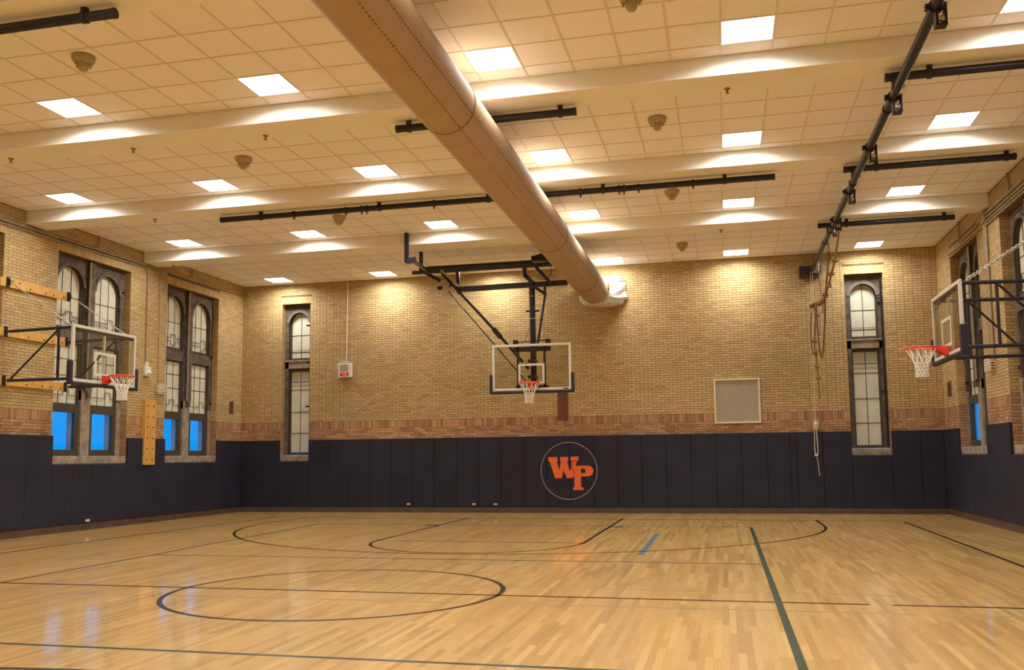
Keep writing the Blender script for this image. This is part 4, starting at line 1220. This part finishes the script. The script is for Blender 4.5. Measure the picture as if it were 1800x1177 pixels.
conduit([(XL + .04, 16.76, H), (XL + .04, 16.76, 6.13), (XL + .04, 16.68, 6.06), (XL + .04, 16.4, zL(16.4))], .018, 'short conduit elbow above the window behind the hoop')
conduit([(XL + .04, 20.31, H), (XL + .04, 20.30, 6.16), (XL + .04, 20.22, 6.09), (XL + .04, 19.95, zL(19.95))], .018, 'short conduit elbow above the corner window')
zR = lambda y: 5.90
for k, (dz, nm) in enumerate(((0.05, 'uppermost'), (-.03, 'second'), (-.10, 'third'), (-.16, 'lowest'))):
    conduit([(XR - .035, 12.0, 5.90 + dz), (XR - .035, 18.62, 5.93 + dz)], .02, '%s of four conduits on the rope-side wall near the beam' % nm)
conduit([(XR - .035, 18.7, 5.93), (XR - .035, 20.45, 5.88), (XR - .035, 20.55, 5.95), (XR - .035, 20.57, H)], .018, 'conduit turning up to the ceiling over the corner window by the ropes')
conduit([(XR - .035, 18.7, 5.80), (XR - .035, 21.6, 5.84)], .018, 'straight conduit above the corner window lintel by the ropes', 'conduit_tan')
for k, yy in enumerate((18.58, 18.67, 18.76)):
    conduit([(XR - .03, yy, 5.85), (XR - .03, yy + .02, 3.22)], .02, '%s of three upright conduits on the pier behind the chained hoop' % ('nearer', 'middle', 'farther')[k], 'conduit_tan' if k == 1 else 'conduit')
tag(MB().box(XR - .08, XR, 18.55, 18.80, 5.82, 6.02, 0, .01).build('junction_box', 'conduit'), 'metal junction box where conduits meet on the rope-side pier', 'junction box')
conduit([(XR - .035, 17.13, H), (XR - .035, 17.05, 6.05), (XR - .035, 17.2, 5.98), (XR - .035, 17.6, 5.98)], .015, 'thin curved conduit dropping from the ceiling near the rope-side pier', 'conduit')

# smoke detectors and sprinkler heads
det = None
names = ['in the corner bay under the pipe end', 'behind the foremost beam on the rail side', 'below the long collared pipe', 'between the duct and rope track behind the foremost beam', 'beyond the long pipe end by the duct', 'near the far wall between duct and rope track', 'at the picture top between duct and rope track']
for (x, y), nm in zip(((-7.45, 9.07), (-7.5, 12.92), (-7.48, 16.62), (-.81, 12.90), (-.81, 16.62), (-.82, 20.95), (-.82, 9.25)), names):
    d = thing('smoke_detector', 'tan bell-shaped detector ' + nm, 'smoke detector', (x, y, H), 'ceiling detectors')
    if det is None:
        det = [MB().lathe([(.135, 0), (.138, -.02), (.13, -.055), (.105, -.08), (.07, -.09)], (x, y, H), 'z', 20).build('base', 'detector_tan', d),
               MB().lathe([(.072, -.085), (.075, -.10), (.06, -.15), (.045, -.175), (.02, -.185)], (x, y, H), 'z', 16).build('sensor_head', 'detector_tan', d)]
        b = MB()
        for k in range(6):
            a = 2 * PI * k / 6
            b.tube([(x + .10 * math.cos(a), y + .10 * math.sin(a), H - .08), (x + .085 * math.cos(a), y + .085 * math.sin(a), H - .13)], .008, 5)
        det.append(b.build('screws', 'detector_tan', d))
    else:
        for o in det:
            o2 = o.copy(); COL.objects.link(o2); o2.parent = d
hd = None
for (x, y, nm) in ((-8.47, 11.44, 'brass sprinkler head under the foremost beam above the rail-side wall'), (-6.31, 11.46, 'brass sprinkler head under the foremost beam toward the duct'), (.175, 11.44, 'sprinkler head under the foremost beam near the rope track'), (-10.55, 11.35, 'sprinkler head under the foremost beam at the picture edge'),
                   (-10.58, 15.0, 'sprinkler head under the middle beam on the rail side'), (-12.7, 18.78, 'sprinkler head under the rear beam in the corner'), (.06, 18.85, 'sprinkler head under the rear beam near the rope track')):
    d = thing('sprinkler_head', nm, 'sprinkler', (x, y, BZ), 'sprinkler heads under the beams')
    if hd is None:
        hd = [MB().lathe([(.04, .002), (.04, -.008), (.016, -.012), (.016, -.03)], (x, y, BZ), 'z', 14).build('escutcheon', 'brass', d),
              MB().lathe([(.010, -.03), (.015, -.04), (.010, -.055), (.026, -.058), (.026, -.062)], (x, y, BZ), 'z', 12).build('deflector', 'brass', d)]
    else:
        for o in hd:
            o2 = o.copy(); COL.objects.link(o2); o2.parent = d
